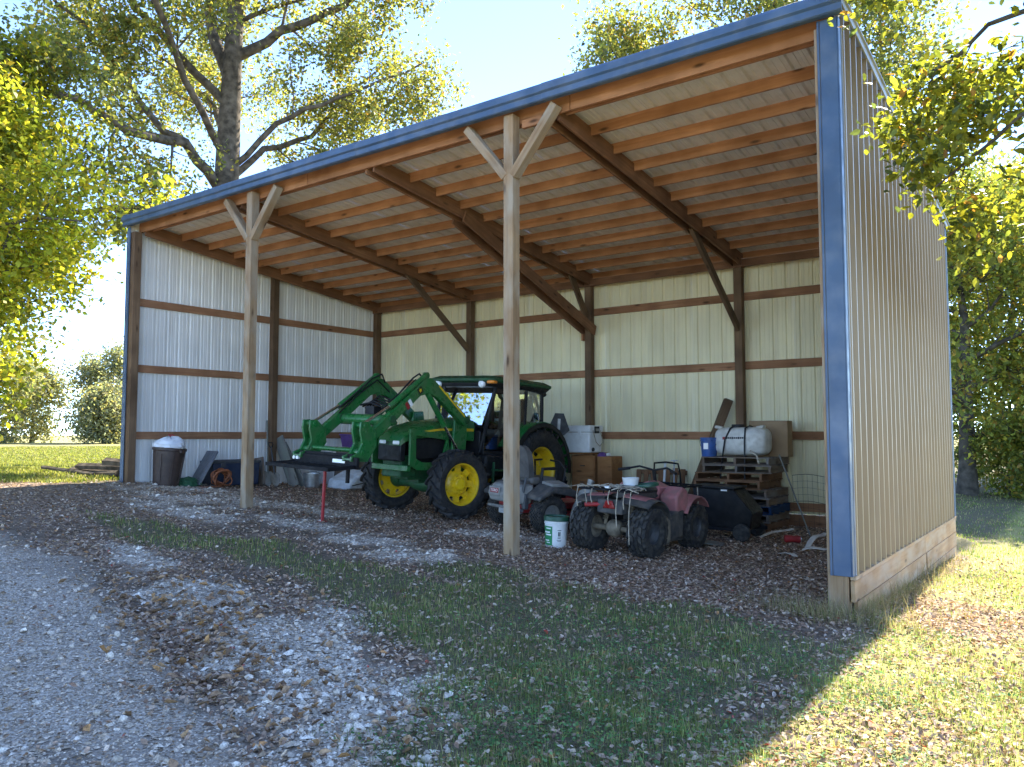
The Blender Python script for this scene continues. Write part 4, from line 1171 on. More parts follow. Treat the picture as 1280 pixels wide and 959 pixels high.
# ------------------------------------------------------------------ things along the back wall
# pallets
def pallet(name, mat, label, group, w=1.12, d=1.0, h=.125, seed=0, cat='pallet'):
    w, d = .98, 1.12
    r = random.Random(seed)
    p = empty(name, label=label, cat=cat, group=group)
    def tb(nm, c, s, m=mat):
        mb = MB(); mb.box((0, 0, 0), (max(s), sorted(s)[1], min(s)))
        o = mb.build(nm, m, p, bevel=.003, seg=1)
        # local X is the long axis
        ax = s.index(max(s)); mn = s.index(min(s))
        v = [Vector((1, 0, 0)), Vector((0, 1, 0)), Vector((0, 0, 1))]
        X, Z = v[ax], v[mn]; Y = Z.cross(X)
        Mx = Matrix((X, Y, Z)).transposed().to_4x4(); Mx.translation = Vector(c); o.matrix_basis = Mx
        return o
    for y in (-d/2+.03, 0, d/2-.03):
        tb('stringer', (0, y, h/2), (w, .04, h-.036))
    for k in range(7):
        x = -w/2+.045+k*(w-.09)/6
        tb('deck_board', (x, r.uniform(-.006, .006), h-.008), (.085+r.uniform(-.01, .015), d, .016))
    for k in range(4):
        x = -w/2+.045+k*(w-.09)/3
        tb('deck_board', (x, 0, .008), (.085, d, .016))
    return p
stack_z = gz(9.4, 5.4)+.01
stack_z0 = stack_z
names = ['bottommost', 'second from the floor', 'third from the floor', 'fourth from the floor', 'fifth from the floor', 'sixth from the floor', 'seventh from the floor', 'eighth from the floor', 'topmost']
mats_ = [M['pallet_red'], M['pallet'], M['blue_wood'], M['pallet'], M['pallet'], M['pallet_red'], M['pallet_red'], M['pallet'], M['pallet']]
pr_ = random.Random(8)
protos = {}
for k in range(9):
    key = mats_[k].name
    col = {'pallet_wood': 'grey brown', 'pallet_wood_orange': 'orange brown', 'blue_pallet_wood': 'blue painted'}[key]
    lab = f'{col} wooden pallet, {names[k]} in the pallet stack'
    if key not in protos:
        p = pallet('wooden_pallet', mats_[k], lab, 'pallets in the stack', seed=k); protos[key] = p
    else:
        p = copy_tree(protos[key]); p['label'] = lab
    p.location = (9.44+pr_.uniform(-.03, .03)-(.10 if 5 <= k <= 6 else 0)+(.04 if k > 6 else 0), 5.46+pr_.uniform(-.03, .03), stack_z)
    p.rotation_euler = (0, 0, R(pr_.uniform(-2.5, 2.5)+90))
    stack_z += .127
# sprayer tank on top
tk = empty('sprayer_tank', (9.50, 5.24, stack_z), (0, 0, R(-3)), 'white plastic sprayer tank strapped on top of the pallet stack', 'tank')
mb = MB(); rings = []
for x, f in ((-.43, .55), (-.42, .72), (-.39, .86), (-.33, .96), (-.25, 1), (.25, 1), (.33, .96), (.39, .86), (.42, .72), (.43, .55)):
    ring = []
    for i in range(20):
        a = 2*math.pi*i/20; c, s = math.cos(a), math.sin(a)
        e = .62
        ring.append((x, .21*f*math.copysign(abs(c)**e, c), .25+.23*f*math.copysign(abs(s)**e, s)))
    rings.append(ring)
mb.loft(rings); body = mb.build('tank_body', M['white_dirty'], tk, smooth=50)
for x in (-.40, .30):
    mb = MB(); mb.box((x, 0, .475), (.14, .12, .05), rot=(0, .2 if x < 0 else -.2, 0)); mb.build('moulded_handle', M['white_dirty'], tk, bevel=.02)
mb = MB(); mb.lathe([(.0, .055), (.10, .055), (.105, .03), (.105, 0)], 20, 'z', (-.08, 0, .47)); mb.build('filler_cap', M['black'], tk, smooth=40)
for x, dx in ((-.13, -.08), (.12, .0)):
    mb = MB(); q = []
    for i in range(15):
        a = R(-100+200*i/14); c, s = math.cos(a), math.sin(a)
        q.append((x+dx*(1-math.sin(max(0, (90-abs(math.degrees(a)-90))/90))), 0, 0))
    pts = [(x+dx*2, -.245, -.35), (x+dx*1.5, -.235, .02), (x+dx, -.228, .28), (x, -.19, .46), (x, 0, .505), (x, .19, .46), (x, .225, .2)]
    mb.tube(pts, .013, 6); mb.build('strap', M['black'], tk, smooth=60)
mb = MB(); mb.box((-.235, -.2125, .30), (.045, .006, .045)); mb.build('brand_mark', M['red'], tk)
mb = MB()
for k in range(10): mb.box((-.19+k*.034, -.2125, .305), (.026, .006, .026 if k % 3 else .034))
mb.build('print_line', M['ink'], tk)
mb = MB(); mb.tube([(.2, -.2, .1), (.32, -.24, .03), (.36, -.25, -.1)], .016, 8); mb.build('outlet_hose', M['rope'], tk, smooth=60)
# cardboard box behind the tank
cb = empty('cardboard_box', (9.78, 5.76, stack_z), (0, 0, R(4)), 'brown cardboard carton behind the white sprayer tank', 'box')
mb = MB(); mb.box((0, 0, .29), (.62, .34, .58)); bx_ = mb.build('carton', M['card'], cb, bevel=.004, seg=1)
for s in (-1, 1):
    mb = MB(); mb.box((0, s*.088, .583), (.615, .168, .004)); mb.build('flap', M['card'], bx_)
mb = MB(); mb.box((-.08, -.172, .22), (.16, .003, .10)); mb.build('print_block', M['ink'], bx_)
# buckets
def bucket(name, label, cat, x, y, z, r, h, mat, lid=None, tilt=(0, 0, 0), bail=True):
    b = empty(name, (x, y, z), tilt, label, cat)
    mb = MB(); mb.lathe([(0, 0), (r*.84, 0), (r*.86, .01), (r*.98, h*.80), (r*1.03, h*.81), (r*1.03, h*.84), (r*.99, h*.85), (r*1.0, h*.93), (r*1.05, h*.935), (r*1.05, h*.97), (r*1.0, h), (r*.95, h), (r*.93, h*.9), (r*.82, .012), (0, .012)], 28, 'z')
    body = mb.build('bucket_body', mat, b, smooth=35)
    if lid:
        mb = MB(); mb.lathe([(0, h+.004), (r*.9, h+.004), (r*.93, h+.02), (r*1.06, h+.02), (r*1.08, h+.008), (r*1.08, h-.035), (r*1.06, h-.036)], 28, 'z'); mb.build('lid', lid, b, smooth=35)
    if bail:
        mb = MB(); mb.tube([(r*1.07*math.cos(a), -.02-.5*h*math.sin(a)*.35, h*.86-h*.55*math.sin(a)) for a in [i*math.pi/12 for i in range(13)]], .004, 5); mb.build('handle', M['wire'], b, smooth=60)
    return b
bb = bucket('blue_bucket', 'blue plastic bucket on the pallet stack beside the white tank', 'bucket', 8.97, 5.12, stack_z, .14, .31, M['blue'])
mb = MB(); mb.box((0, -.139, .17), (.08, .004, .1)); mb.build('label_patch', M['lamp_white'], bb)
wb = bucket('white_bucket', 'white pail with green lid and green label on the ground between mower and quad bike', 'bucket', 8.53, 1.16, gz(8.53, 1.16)-.005, .152, .37, M['white'], M['greenlid'], (R(1), R(2), R(35)), bail=False)
def arc_patch(r0, r1, h0, h1, a0, a1, n=10):
    mb = MB(); vs, fs = [], []
    for i in range(n+1):
        a = R(a0+(a1-a0)*i/n)
        for r_, h_ in ((r0, h0), (r1, h1)): vs.append((r_*math.cos(a), r_*math.sin(a), h_))
    for i in range(n): fs.append((2*i, 2*i+2, 2*i+3, 2*i+1))
    return mb.add(vs, fs)
# the view direction to the camera is about -59 degrees; in bucket axes about -94
gl_ = arc_patch(.134, .1485, .03, .27, -190, -112).build('green_label', M['greenlabel'], wb)
for k, (z0, z1, a0, a1) in enumerate(((.235, .25, -150, -120), (.185, .205, -165, -125), (.155, .172, -155, -118), (.085, .10, -160, -130), (.06, .07, -150, -125))):
    f = lambda z: .1332+(z-.03)*.06
    arc_patch(f(z0)+.0026, f(z1)+.0026, z0, z1, a0, a1).build('print_line', M['lamp_white'], gl_)
for k, (z0, z1, a0, a1) in enumerate(((.22, .228, -86, -66), (.125, .135, -84, -68), (.10, .106, -88, -64), (.085, .09, -84, -66))):
    f = lambda z: .1332+(z-.03)*.06
    arc_patch(f(z0)+.0016, f(z1)+.0016, z0, z1, a0, a1).build('print_line', M['ink'], wb)
mb = MB(); f_ = .1332+.15*.06+.002
for a0, a1, z0, z1 in ((-82, -77, .15, .205), (-75, -70, .15, .205)):
    pp = arc_patch(.1332+(z0-.03)*.06+.0016, .1332+(z1-.03)*.06+.0016, z0, z1, a0, a1); pp.build('print_mark', M['ink'], wb)
tb_ = bucket('white_tub', 'small white plastic tub lying on the rack of the quad bike', 'tub', 9.34, 1.66, gz(9.34, 1.66)+.80, .105, .115, M['white'], bail=False)
gl2 = empty('green_plate', (9.52, 1.74, gz(9.5, 1.7)+.82), (R(4), R(-6), 0), 'dark green plastic disc lying on the seat of the quad bike', 'disc')
mb = MB(); mb.lathe([(0, .012), (.13, .012), (.14, .03), (.155, .03), (.16, .01), (.158, -.01)], 24, 'z'); mb.build('lid_disc', M['greenlid'], gl2, smooth=40)
# leaning timbers by the back post
lt = empty('leaning_timber', (8.30, 5.55, gz(8.3, 5.55)), label='thick brown timber leaning on the back wall behind the pallet stack', cat='timber')
o = timber('timber_beam', (.0, 0, .03), (.66, .50, 2.10), .14, .14, M['dark_post'], lt, bevel=.006)
# fence wire roll
fw_ = empty('wire_fencing', (10.95, 5.95, gz(10.95, 5.95)), label='loose panel of dark welded fence wire against the back wall', cat='wire')
mb = MB()
def wpt(u, v): return (-.85+u*1.25+.0*v, -.05-.22*math.sin(u*math.pi*.9)-.08*v, .02+v*.86+.03*math.sin(u*7))
for i in range(9):
    mb.tube([wpt(u/10, i/8) for u in range(11)], .0018 if i not in (4, 8) else .004, 4, cap=False)
for i in range(15):
    mb.tube([wpt(i/14, v/4) for v in range(5)], .0018, 4, cap=False)
mb.build('wire_mesh', M['wire'], fw_)
rd = empty('pale_rod', (10.60, 4.72, gz(10.6, 4.7)+.0), label='thin pale rod leaning against the pallet stack', cat='rod')
mb = MB(); mb.tube([(.1, -.05, .01), (-.42, .2, 1.22)], .011, 8); mb.build('rod_shaft', M['oldboard'], rd)
# desk with cooler
dsk = empty('wooden_desk', (6.05, 5.72, gz(6.05, 5.7)), (0, 0, R(-1)), 'orange brown wooden desk with one pedestal standing under the white cooler', 'desk')
hz = 1.225-gz(6.05, 5.7)
timber('desk_top', (-.62, 0, hz-.015), (.52, 0, hz-.015), .56, .03, M['cabinet'], dsk)
mb = MB(); mb.box((.30, -.02, hz/2-.02), (.50, .50, hz-.05)); ped = mb.build('pedestal', M['cabinet'], dsk, bevel=.004, seg=1)
for k, (z0, z1) in enumerate(((.05, .42), (.43, .66), (.67, hz-.06))):
    mb = MB(); mb.box((.30, -.278, (z0+z1)/2), (.47, .016, z1-z0)); dd = mb.build('drawer_front', M['cabinet'], dsk, bevel=.003, seg=1)
    mb = MB(); mb.box((.30, -.292, (z0+z1)/2), (.09, .012, .016)); mb.build('drawer_pull', M['wire'], dd)
mb = MB(); mb.box((-.60, 0, hz/2-.015), (.03, .5, hz-.03)); mb.build('side_panel', M['cabinet'], dsk)
cl = empty('cooler', (5.97, 5.70, 1.226), (0, 0, R(-2)), 'long white cooler chest on top of the wooden desk', 'cooler')
mb = MB(); mb.box((0, 0, .19), (1.02, .44, .38), taper=(1.03, 1.04)); mb.build('cooler_body', M['white'], cl, bevel=.025, seg=3)
mb = MB(); mb.box((0, 0, .45), (1.08, .48, .13)); lidc = mb.build('cooler_lid', M['white'], cl, bevel=.03, seg=3)
mb = MB(); mb.box((.545, 0, .43), (.016, .17, .13)); mb.build('latch_plate', M['black'], lidc, bevel=.01)
mb = MB(); mb.box((.556, 0, .43), (.012, .11, .05)); mb.build('latch_grip', M['grey_metal'], lidc, bevel=.004)
mb = MB(); mb.lathe([(0, .03), (.035, .03), (.04, 0)], 14, 'x', (.505, -.10, .06)); mb.build('drain_plug', M['black'], cl, smooth=40)
mb = MB(); mb.tube([(.54, .13, .42), (.60, .12, .2), (.61, .0, .12), (.60, -.12, .2), (.54, -.13, .42)], .008, 6); mb.build('rope_handle', M['rope'], cl, smooth=60)
for x in (-.3, .3):
    mb = MB(); mb.box((x, -.232, .385), (.06, .02, .10)); mb.build('latch', M['white'], cl, bevel=.006)
cupb = empty('purple_cup', (6.62, 5.56, gz(6.6, 5.5)+.0), label='stack of dark storage crates beside the wooden desk', cat='crate')
cupb['label'] = 'upright brown storage box with purple rag beside the wooden desk'; cupb.name = 'storage_box'; cupb['category'] = 'box'
hb = 1.18-gz(6.62, 5.56)
mb = MB(); mb.box((.17, .12, hb/2-.01), (.30, .42, hb-.02)); mb.build('box_body', M['cabinet'], cupb, bevel=.005, seg=1)
mb = MB(); mb.lathe([(0, .08), (.05, .07), (.09, .03), (.10, 0)], 9, 'z', (.08, .0, hb-.02)); mb.build('purple_rag', M['purple'], cupb, smooth=60)
mb = MB(); mb.box((.22, -.02, hb+.015), (.07, .06, .05)); mb.build('white_jar', M['white'], cupb, bevel=.01)
bn_ = empty('black_bin', (5.72, 5.52, gz(5.72, 5.5)), label='black plastic bin with rags under the wooden desk', cat='bin')
mb = MB(); mb.lathe([(0, 0), (.16, 0), (.19, .50), (.20, .50), (.20, .53), (.175, .53), (.15, .03), (0, .03)], 20, 'z'); mb.build('bin_body', M['black'], bn_, smooth=35)
mb = MB(); mb.lathe([(0, .62), (.08, .60), (.15, .54), (.17, .48)], 9, 'z'); mb.build('rag_heap', M['dusty_black'], bn_, smooth=60)
# pallet on edge against the back wall
lp_ = empty('leaning_pallet', (7.62, 6.0, gz(7.6, 6.0)), (R(-7), 0, 0), 'weathered orange brown pallet on edge against the back wall behind the quad bike', 'pallet')
for x in (-.44, .0, .44):
    pass
for z in (.06, .42, .80):
    timber('stringer', (-.5, .05, z), (.5, .05, z), .08, .04, M['pallet_red'], lp_, up=(0, 1, 0))
rx = random.Random(3)
for k in range(7):
    x = -.44+k*.146
    timber('deck_board', (x+rx.uniform(-.01, .01), 0, .0), (x+rx.uniform(-.01, .01), 0, .84+rx.uniform(-.04, .05)), .10, .018, M['pallet_red'], lp_, up=(0, 1, 0))
# walk behind mower
pm = thing('push_mower', 8.62, 4.35, -60, 'walk behind mower with black tube handle between quad bike and pallets', 'mower')
mb = MB(); mb.loft([[(x*1.0, y, .10) for x, y in ((-.35, -.26), (.35, -.26), (.4, -.1), (.4, .1), (.35, .26), (-.35, .26))], [(x*.92, y*.9, .24) for x, y in ((-.35, -.26), (.35, -.26), (.4, -.1), (.4, .1), (.35, .26), (-.35, .26))]]); mb.build('mower_deck', M['dusty_black'], pm, bevel=.02)
mb = MB(); mb.lathe([(0, .46), (.10, .46), (.15, .42), (.16, .26), (.13, .24)], 16, 'z'); mb.box((.15, .1, .36), (.12, .14, .12)); mb.build('engine', M['grey_metal'], pm, smooth=40)
for x in (-.3, .3):
    for y in (-.28, .28):
        mb = MB(); mb.lathe([(0, -.025), (.10, -.025), (.105, 0), (.10, .025), (0, .025)], 16, 'y', (x, y, .10)); mb.build('wheel', M['tyre_dusty'], pm, smooth=35)
mb = MB(); mb.tube([(-.3, -.22, .2), (-.85, -.22, .82), (-1.05, -.2, .98), (-1.08, 0, 1.0), (-1.05, .2, .98), (-.85, .22, .82), (-.3, .22, .2)], .016, 8); mb.build('handle', M['black'], pm, smooth=50)
mb = MB(); mb.tube([(-.55, -.2, .5), (-.55, .2, .5)], .01, 6); mb.build('handle_brace', M['black'], pm)
# clutter poles behind the quad
for i, (x, y, lx, ly, h, m_, lab, nm) in enumerate(((7.9, 5.55, .03, .1, .98, 'white', 'white plastic pipe standing in front of the leaning pallet', 'plastic_pipe'), (8.15, 5.5, -.12, .3, 1.02, 'steel', 'bent steel bar leaning beside the white pipe', 'steel_bar'))):
    e = empty(nm, (x, y, gz(x, y)), label=lab, cat='pipe' if i == 0 else 'bar')
    mb = MB(); mb.tube([(0, 0, 0), (lx*.5, ly*.5, h*.5), (lx, ly, h)], .024 if i == 0 else .014, 10); mb.build('shaft', M[m_], e, smooth=50)
    mb = MB(); mb.lathe([(.03, -.02), (.03, .02)], 10, 'z', (lx, ly, h), cap=True) if i == 0 else mb.box((lx, ly, h), (.12, .02, .02)); mb.build('end_cap', M[m_], e)
# black lawn cart with hopper
ct = thing('lawn_sweeper', 9.72, 3.98, 4, 'black lawn sweeper hopper on small wheels between quad bike and pallet stack', 'sweeper')
mb = MB(); mb.loft([[(x, y, .16) for x, y in ((-.30, -.25), (.38, -.25), (.38, .25), (-.30, .25))], [(x, y, .40) for x, y in ((-.42, -.30), (.42, -.30), (.42, .30), (-.42, .30))], [(x, y, .72) for x, y in ((-.46, -.30), (.14, -.30), (.14, .30), (-.46, .30))]])
mb.build('hopper', M['black'], ct, bevel=.02)
mb = MB(); mb.box((-.16, -.01, .735), (.66, .66, .03)); mb.build('hopper_lid', M['black'], ct, bevel=.008)
mb = MB(); mb.box((.02, -.337, .70), (.09, .006, .022)); mb.build('sticker', M['lamp_white'], ct)
mb = MB(); mb.box((0, -.30, .15), (.95, .04, .05)); mb.box((0, .30, .15), (.95, .04, .05)); mb.build('frame', M['black_steel'], ct, bevel=.005)
for x, y in ((.30, -.40), (.30, .40)):
    mb = MB(); mb.lathe([(0, -.035), (.07, -.03), (.11, -.035), (.125, -.02), (.125, .02), (.11, .035), (.07, .03), (0, .035)], 20, 'y', (x, y, .125)); mb.build('wheel', M['tyre_dusty'], ct, smooth=35)
# grey feed sack between mower and quad
sk = thing('grey_sack', 8.28, 2.35, 30, 'slumped grey cloth sack between the mower and the quad bike', 'sack')
def lump(mb, rx_, ry_, h, n=14, m=7, seed=0, rough=.12):
    r = np.random.default_rng(seed); rings = []
    for j in range(m+1):
        t = j/m; rad = math.sin(math.pi*(.25+.75*t)/1.0)**.6 if t < 1 else .12
        rad = (1-t**2.6)**.55 if t < 1 else .06
        rings.append([(rx_*rad*math.cos(2*math.pi*i/n)*(1+r.uniform(-rough, rough)), ry_*rad*math.sin(2*math.pi*i/n)*(1+r.uniform(-rough, rough)), h*t+r.uniform(-.01, .01)) for i in range(n)])
    mb.loft(rings); return mb
mb = lump(MB(), .24, .18, .72, seed=2); mb.build('sack_body', M['grey_metal'], sk, smooth=60)
mb = MB(); mb.tube([(0, .0, .70), (.03, .02, .78)], [.03, .055], 9); mb.build('sack_neck', M['grey_metal'], sk, smooth=60)
# scraps on the floor at the right
sc = random.Random(21)
def scrap(x, y, hd, lab, nm, ln, wd, mat, cat, bend=.02, h=.0):
    e = thing(nm, x, y, hd, lab, cat)
    mb = MB(); rings = []
    for i in range(7):
        t = i/6
        z = .03+bend*math.sin(t*math.pi*1.5)+h*t
        w = wd*(.6+.4*math.sin(math.pi*(.1+.8*t)))*(1+sc.uniform(-.2, .2))
        rings.append([(-ln/2+ln*t, -w/2, z-.006), (-ln/2+ln*t, w/2, z+.004), (-ln/2+ln*t, w/2, z+.014), (-ln/2+ln*t, -w/2, z+.006)])
    mb.loft(rings); mb.build('sheet_piece', M[mat], e, smooth=30); return e
scrap(10.95, 2.75, 140, 'torn pale paper scrap lying on the brown leaves', 'paper_scrap', .34, .10, 'paper', 'scrap')
scrap(11.05, 3.65, 70, 'curled pale bark strip standing up among scraps', 'bark_strip', .40, .09, 'paper', 'scrap', .05, .22)
scrap(11.25, 3.75, 110, 'long split kindling strip beside the right wall', 'wood_strip', .5, .05, 'paper', 'scrap', .03, .26)
scrap(11.12, 3.3, 20, 'short pale splinter beside the curled bark strip', 'wood_splinter', .3, .06, 'paper', 'scrap', .02, .05)
scrap(10.3, 4.35, 60, 'long broken stick in front of the pallet stack', 'broken_stick', .62, .045, 'paper', 'stick', .02, .12)
scrap(9.75, 2.95, 15, 'flat grey fibre mat on the ground behind the quad bike', 'fibre_mat', .55, .30, 'oldboard', 'mat', .01)
rdx = thing('red_can', 10.62, 4.05, 30, 'small crushed red can on the floor near the pallets', 'can')
mb = MB(); mb.lathe([(0, -.11), (.05, -.11), (.055, -.08), (.045, .0), (.055, .07), (.05, .10), (0, .10)], 14, 'x', (0, 0, .06)); mb.build('can_body', M['red'], rdx, smooth=40)
mb = MB(); mb.lathe([(0, .0), (.046, 0), (.048, .006), (.03, .008), (0, .004)], 14, 'x', (.101, 0, .06)); mb.build('can_end', M['steel'], rdx, smooth=40)

# ------------------------------------------------------------------ things along the left wall
tc_ = thing('trash_can', .48, .56, 15, 'tall brown plastic trash can by the left wall', 'trash can', tilt=False)
tc_.rotation_euler = (R(-3), R(3), R(15))
mb = MB(); mb.lathe([(0, 0), (.215, 0), (.22, .02), (.275, .62), (.295, .63), (.295, .67), (.275, .68), (.262, .67), (.215, .06), (0, .05)], 30, 'z'); tcb = mb.build('can_body', M['brown_can'], tc_, smooth=35)
for a in (0, 180):
    mb = MB(); c, s = math.cos(R(a)), math.sin(R(a)); mb.box((c*.305, s*.305, .62), (.05, .12, .07)); mb.build('handle', M['brown_can'], tc_, bevel=.015)
for k in range(8):
    a = k*math.pi/4+.3; mb = MB(); mb.beam((.222*math.cos(a), .222*math.sin(a), .05), (.268*math.cos(a), .268*math.sin(a), .56), .012, .03, up=(math.cos(a), math.sin(a), 0)); mb.build('rib', M['brown_can'], tcb)
bgx = empty('trash_bag', (.52, .58, gz(.48, .56)+.63), (0, 0, .4), 'crumpled white plastic bag stuffed into the brown trash can', 'bag')
rb = np.random.default_rng(5); rings = []
for j in range(10):
    t = j/9; rad = (.93+.16*math.sin(math.pi*t*1.1))*(1-t**5)**.5 if t < 1 else .05
    rings.append([(.27*rad*math.cos(a)*(1+rb.normal(0, .045)+.05*math.sin(5*a+3*t)), .225*rad*math.sin(a)*(1+rb.normal(0, .045)), .245*t+.02*math.sin(3*a)*t+rb.normal(0, .007)) for a in [2*math.pi*i/26 for i in range(26)]])
mb = MB(); mb.loft(rings); mb.build('bag_film', M['bag'], bgx, smooth=28)
for k, (x, y) in enumerate(((-.05, .03), (.04, -.02))):
    mb = MB(); mb.tube([(x, y, .25), (x+.02, y, .285), (x+.05, y+.03, .27)], .012, 6); mb.build('drawstring', M['red'], bgx, smooth=60)
td = empty('bin_cover', (.52, 1.20, gz(.5, 1.2)), (0, 0, 0), 'grey plastic bin cover leaning at the end of the navy tote', 'bin cover')
mb = MB(); mb.box((0, 0, .0), (.52, .70, .035)); mb.box((0, 0, .022), (.44, .62, .015)); ob = mb.build('lid_panel', M['lidgrey'], td, bevel=.012, loc=(-.02, .10, .33), rot=(R(62), R(0), R(-12)))
mb = MB(); mb.box((0, 0, .032), (.3, .04, .006)); mb.build('lid_ridge', M['lidgrey'], ob)
to = empty('navy_tote', (.36, 1.98, gz(.36, 1.95)), (0, 0, R(-4)), 'long navy plastic storage tote with dark lid by the left wall', 'tote')
mb = MB(); mb.box((0, 0, .22), (.44, .96, .44), taper=(1.06, 1.04)); mb.build('tote_body', M['navy'], to, bevel=.02)
mb = MB(); mb.box((0, 0, .455), (.50, 1.04, .05)); lid_ = mb.build('tote_lid', M['charcoal'], to, bevel=.012)
mb = MB(); mb.box((0, 0, .485), (.40, .9, .02)); mb.build('lid_panel', M['charcoal'], lid_, bevel=.008)
for y in (-.3, .3):
    mb = MB(); mb.box((.243, y, .40), (.02, .09, .09)); mb.build('latch', M['charcoal'], to, bevel=.006)
hc = empty('hose_coil', (.72, 1.50, gz(.72, 1.5)), (0, 0, 0), 'tangled coil of orange brown hose in front of the navy tote', 'hose')
mb = MB(); q = []
for i in range(150):
    a = i*.32; r_ = .155+.035*math.sin(i*.9)+.02*math.sin(i*.37)
    q.append((.04+.10*math.sin(i*.21)*.5+.05*math.cos(a*.5), r_*math.cos(a), .175+r_*math.sin(a)*.85))
mb.tube(q, .014, 6); mb.build('hose_loop', M['hose'], hc, smooth=60)
mb = MB(); mb.tube([(.05, .05, .02), (.15, -.15, .016), (.1, -.35, .016), (-.05, -.4, .016)], .014, 6); mb.build('hose_end', M['hose'], hc, smooth=60)
gn = empty('green_netting', (.50, .98, gz(.5, .98)-.01), (0, 0, .3), 'crumpled heap of green netting between trash can and grey lid', 'netting')
mb = lump(MB(), .16, .24, .17, 16, 6, 9, .22); mb.build('net_heap', M['net'], gn, smooth=40)
mb = MB(); r3 = random.Random(2)
for k in range(30):
    a = r3.uniform(0, 6.28); rr_ = r3.uniform(.1, .24)
    mb.tube([(rr_*.5*math.cos(a), rr_*.7*math.sin(a), .15), (rr_*math.cos(a+.3), rr_*1.1*math.sin(a+.3), .10), (rr_*1.2*math.cos(a+.5), rr_*1.3*math.sin(a+.5), .02)], .005, 4)
mb.build('net_strand', M['net'], gn)
# shovels against the middle post of the left wall
def shovel(x, y, topx, topy, h, lab, black):
    e = empty('shovel', (x, y, gz(x, y)), label=lab, cat='shovel')
    d = Vector((topx-x, topy-y, h)); d.normalize()
    p0 = d*.26; p1 = d*(h*1.02)
    mb = MB(); mb.tube([p0, p1], .017, 8); mb.build('shaft', M['charcoal'] if black else M['oldboard'], e, smooth=50)
    s = Vector((0, 1, 0))
    n = d.cross(s).normalized()
    mb = MB(); rings = []
    for t, w in ((.0, .03), (.04, .07), (.12, .105), (.24, .11), (.30, .07)):
        c = d*t
        rings.append([c-s*w-n*.01, c+n*.012, c+s*w-n*.01, c+s*w-n*.016, c+n*.006, c-s*w-n*.016])
    mb.loft(rings); mb.build('blade', M['grey_metal'], e, smooth=40)
    if black:
        c = p1; mb = MB(); mb.tube([c-d*.03, c+s*.05+d*.03, c+s*.05+d*.09, c-s*.05+d*.09, c-s*.05+d*.03, c-d*.03], .012, 6); mb.build('grip', M['black'], e, smooth=50)
    return e
shovel(.52, 2.74, .19, 2.93, 1.36, 'long wooden handled shovel leaning on the left wall post', False)
shovel(.62, 2.86, .26, 2.98, .86, 'short black D grip shovel leaning on the left wall post', True)
pb_ = empty('plywood_scrap', (.36, 2.66, gz(.36, 2.66)), (0, R(-8), 0), 'small brown plywood piece leaning on the left wall beside the shovels', 'board')
timber('board_panel', (0, 0, 0), (0, 0, .56), .03, .34, M['pallet'], pb_, up=(1, 0, 0))
timber('board_edge', (.03, .06, 0), (.05, .06, .28), .02, .20, M['oldboard'], pb_, up=(1, 0, 0))
for k, (y, w, h, lean, dy, m_, lab) in enumerate(((3.32, .30, 1.02, .42, .10, 'oldboard', 'wide grey weathered board leaning on the left wall past the shovels'), (3.52, .24, .90, .36, .28, 'oldboard', 'shorter grey board leaning crooked beside the wide weathered board'))):
    e = empty('leaning_board', (.62+.05*k, y, gz(.6, y)), label=lab, cat='board')
    timber('board_plank', (0, 0, 0), (-lean, -dy, h), .03, w, M[m_], e, up=(1, 0, .3))
    timber('board_batten', (-.0, .02, .06), (-lean*.8, -dy*.8+.02, h*.75), .035, .05, M[m_], e, up=(1, 0, .3)).location += Vector((.04, 0, 0))
pl = thing('metal_pail', .80, 3.62, 0, 'galvanised ribbed metal pail on the floor under the loader deck', 'pail')
mb = MB(); prof = [(0, 0), (.15, 0)]
for i in range(12):
    t = i/11; prof.append((.155+.045*t+(.004 if i % 2 else 0), .01+.27*t))
prof += [(.212, .285), (.212, .30), (.198, .30), (.15, .02), (0, .02)]
mb.lathe(prof, 28, 'z'); mb.build('pail_body', M['steel'], pl, smooth=35)
mb = MB(); mb.tube([(.205*math.cos(a), .205*.3*math.sin(a), .28+.18*math.sin(a)*.3) for a in [i*math.pi/10 for i in range(11)]], .005, 5); mb.build('handle', M['wire'], pl)
for k in range(14):
    a = 2*math.pi*k/14; mb = MB(); mb.beam((.163*math.cos(a), .163*math.sin(a), .09), (.192*math.cos(a), .192*math.sin(a), .23), .014, .006, up=(math.cos(a), math.sin(a), 0)); mb.build('pressed_rib', M['steel'], pl)
tp = thing('tarp_bundle', 1.05, 4.55, 10, 'folded pale tarpaulin bundle against the left wall behind the loader', 'tarp')
mb = MB(); mb.loft([[(x, y, .0) for x, y in ((-.3, -.55), (.35, -.6), (.35, .5), (-.3, .5))], [(x, y, .18) for x, y in ((-.3, -.5), (.33, -.45), (.32, .5), (-.3, .5))], [(x, y, .36) for x, y in ((-.28, -.1), (.25, -.05), (.26, .46), (-.28, .46))], [(x, y, .42) for x, y in ((-.2, .05), (.12, .1), (.14, .4), (-.2, .4))]])
mb.build('tarp_fold', M['tarp'], tp, bevel=.05, seg=3)
mb = MB(); mb.tube([(.36, -.5, .1), (.34, 0, .16), (.33, .4, .36), (.1, .42, .43)], .012, 6); mb.build('tie_strap', M['black'], tp, smooth=60)
timber('base_board', (.42, -.7, .03), (.40, .55, .03), .08, .03, M['pallet'], tp)
pu = thing('purple_tub', .42, 5.05, 0, 'purple plastic tub on a crate in the far left corner', 'tub')
hpu = 1.28-gz(.42, 5.05)
mb = MB(); mb.box((0, 0, hpu/2-.01), (.5, .6, hpu-.02)); mb.build('crate_base', M['pallet'], pu, bevel=.006)
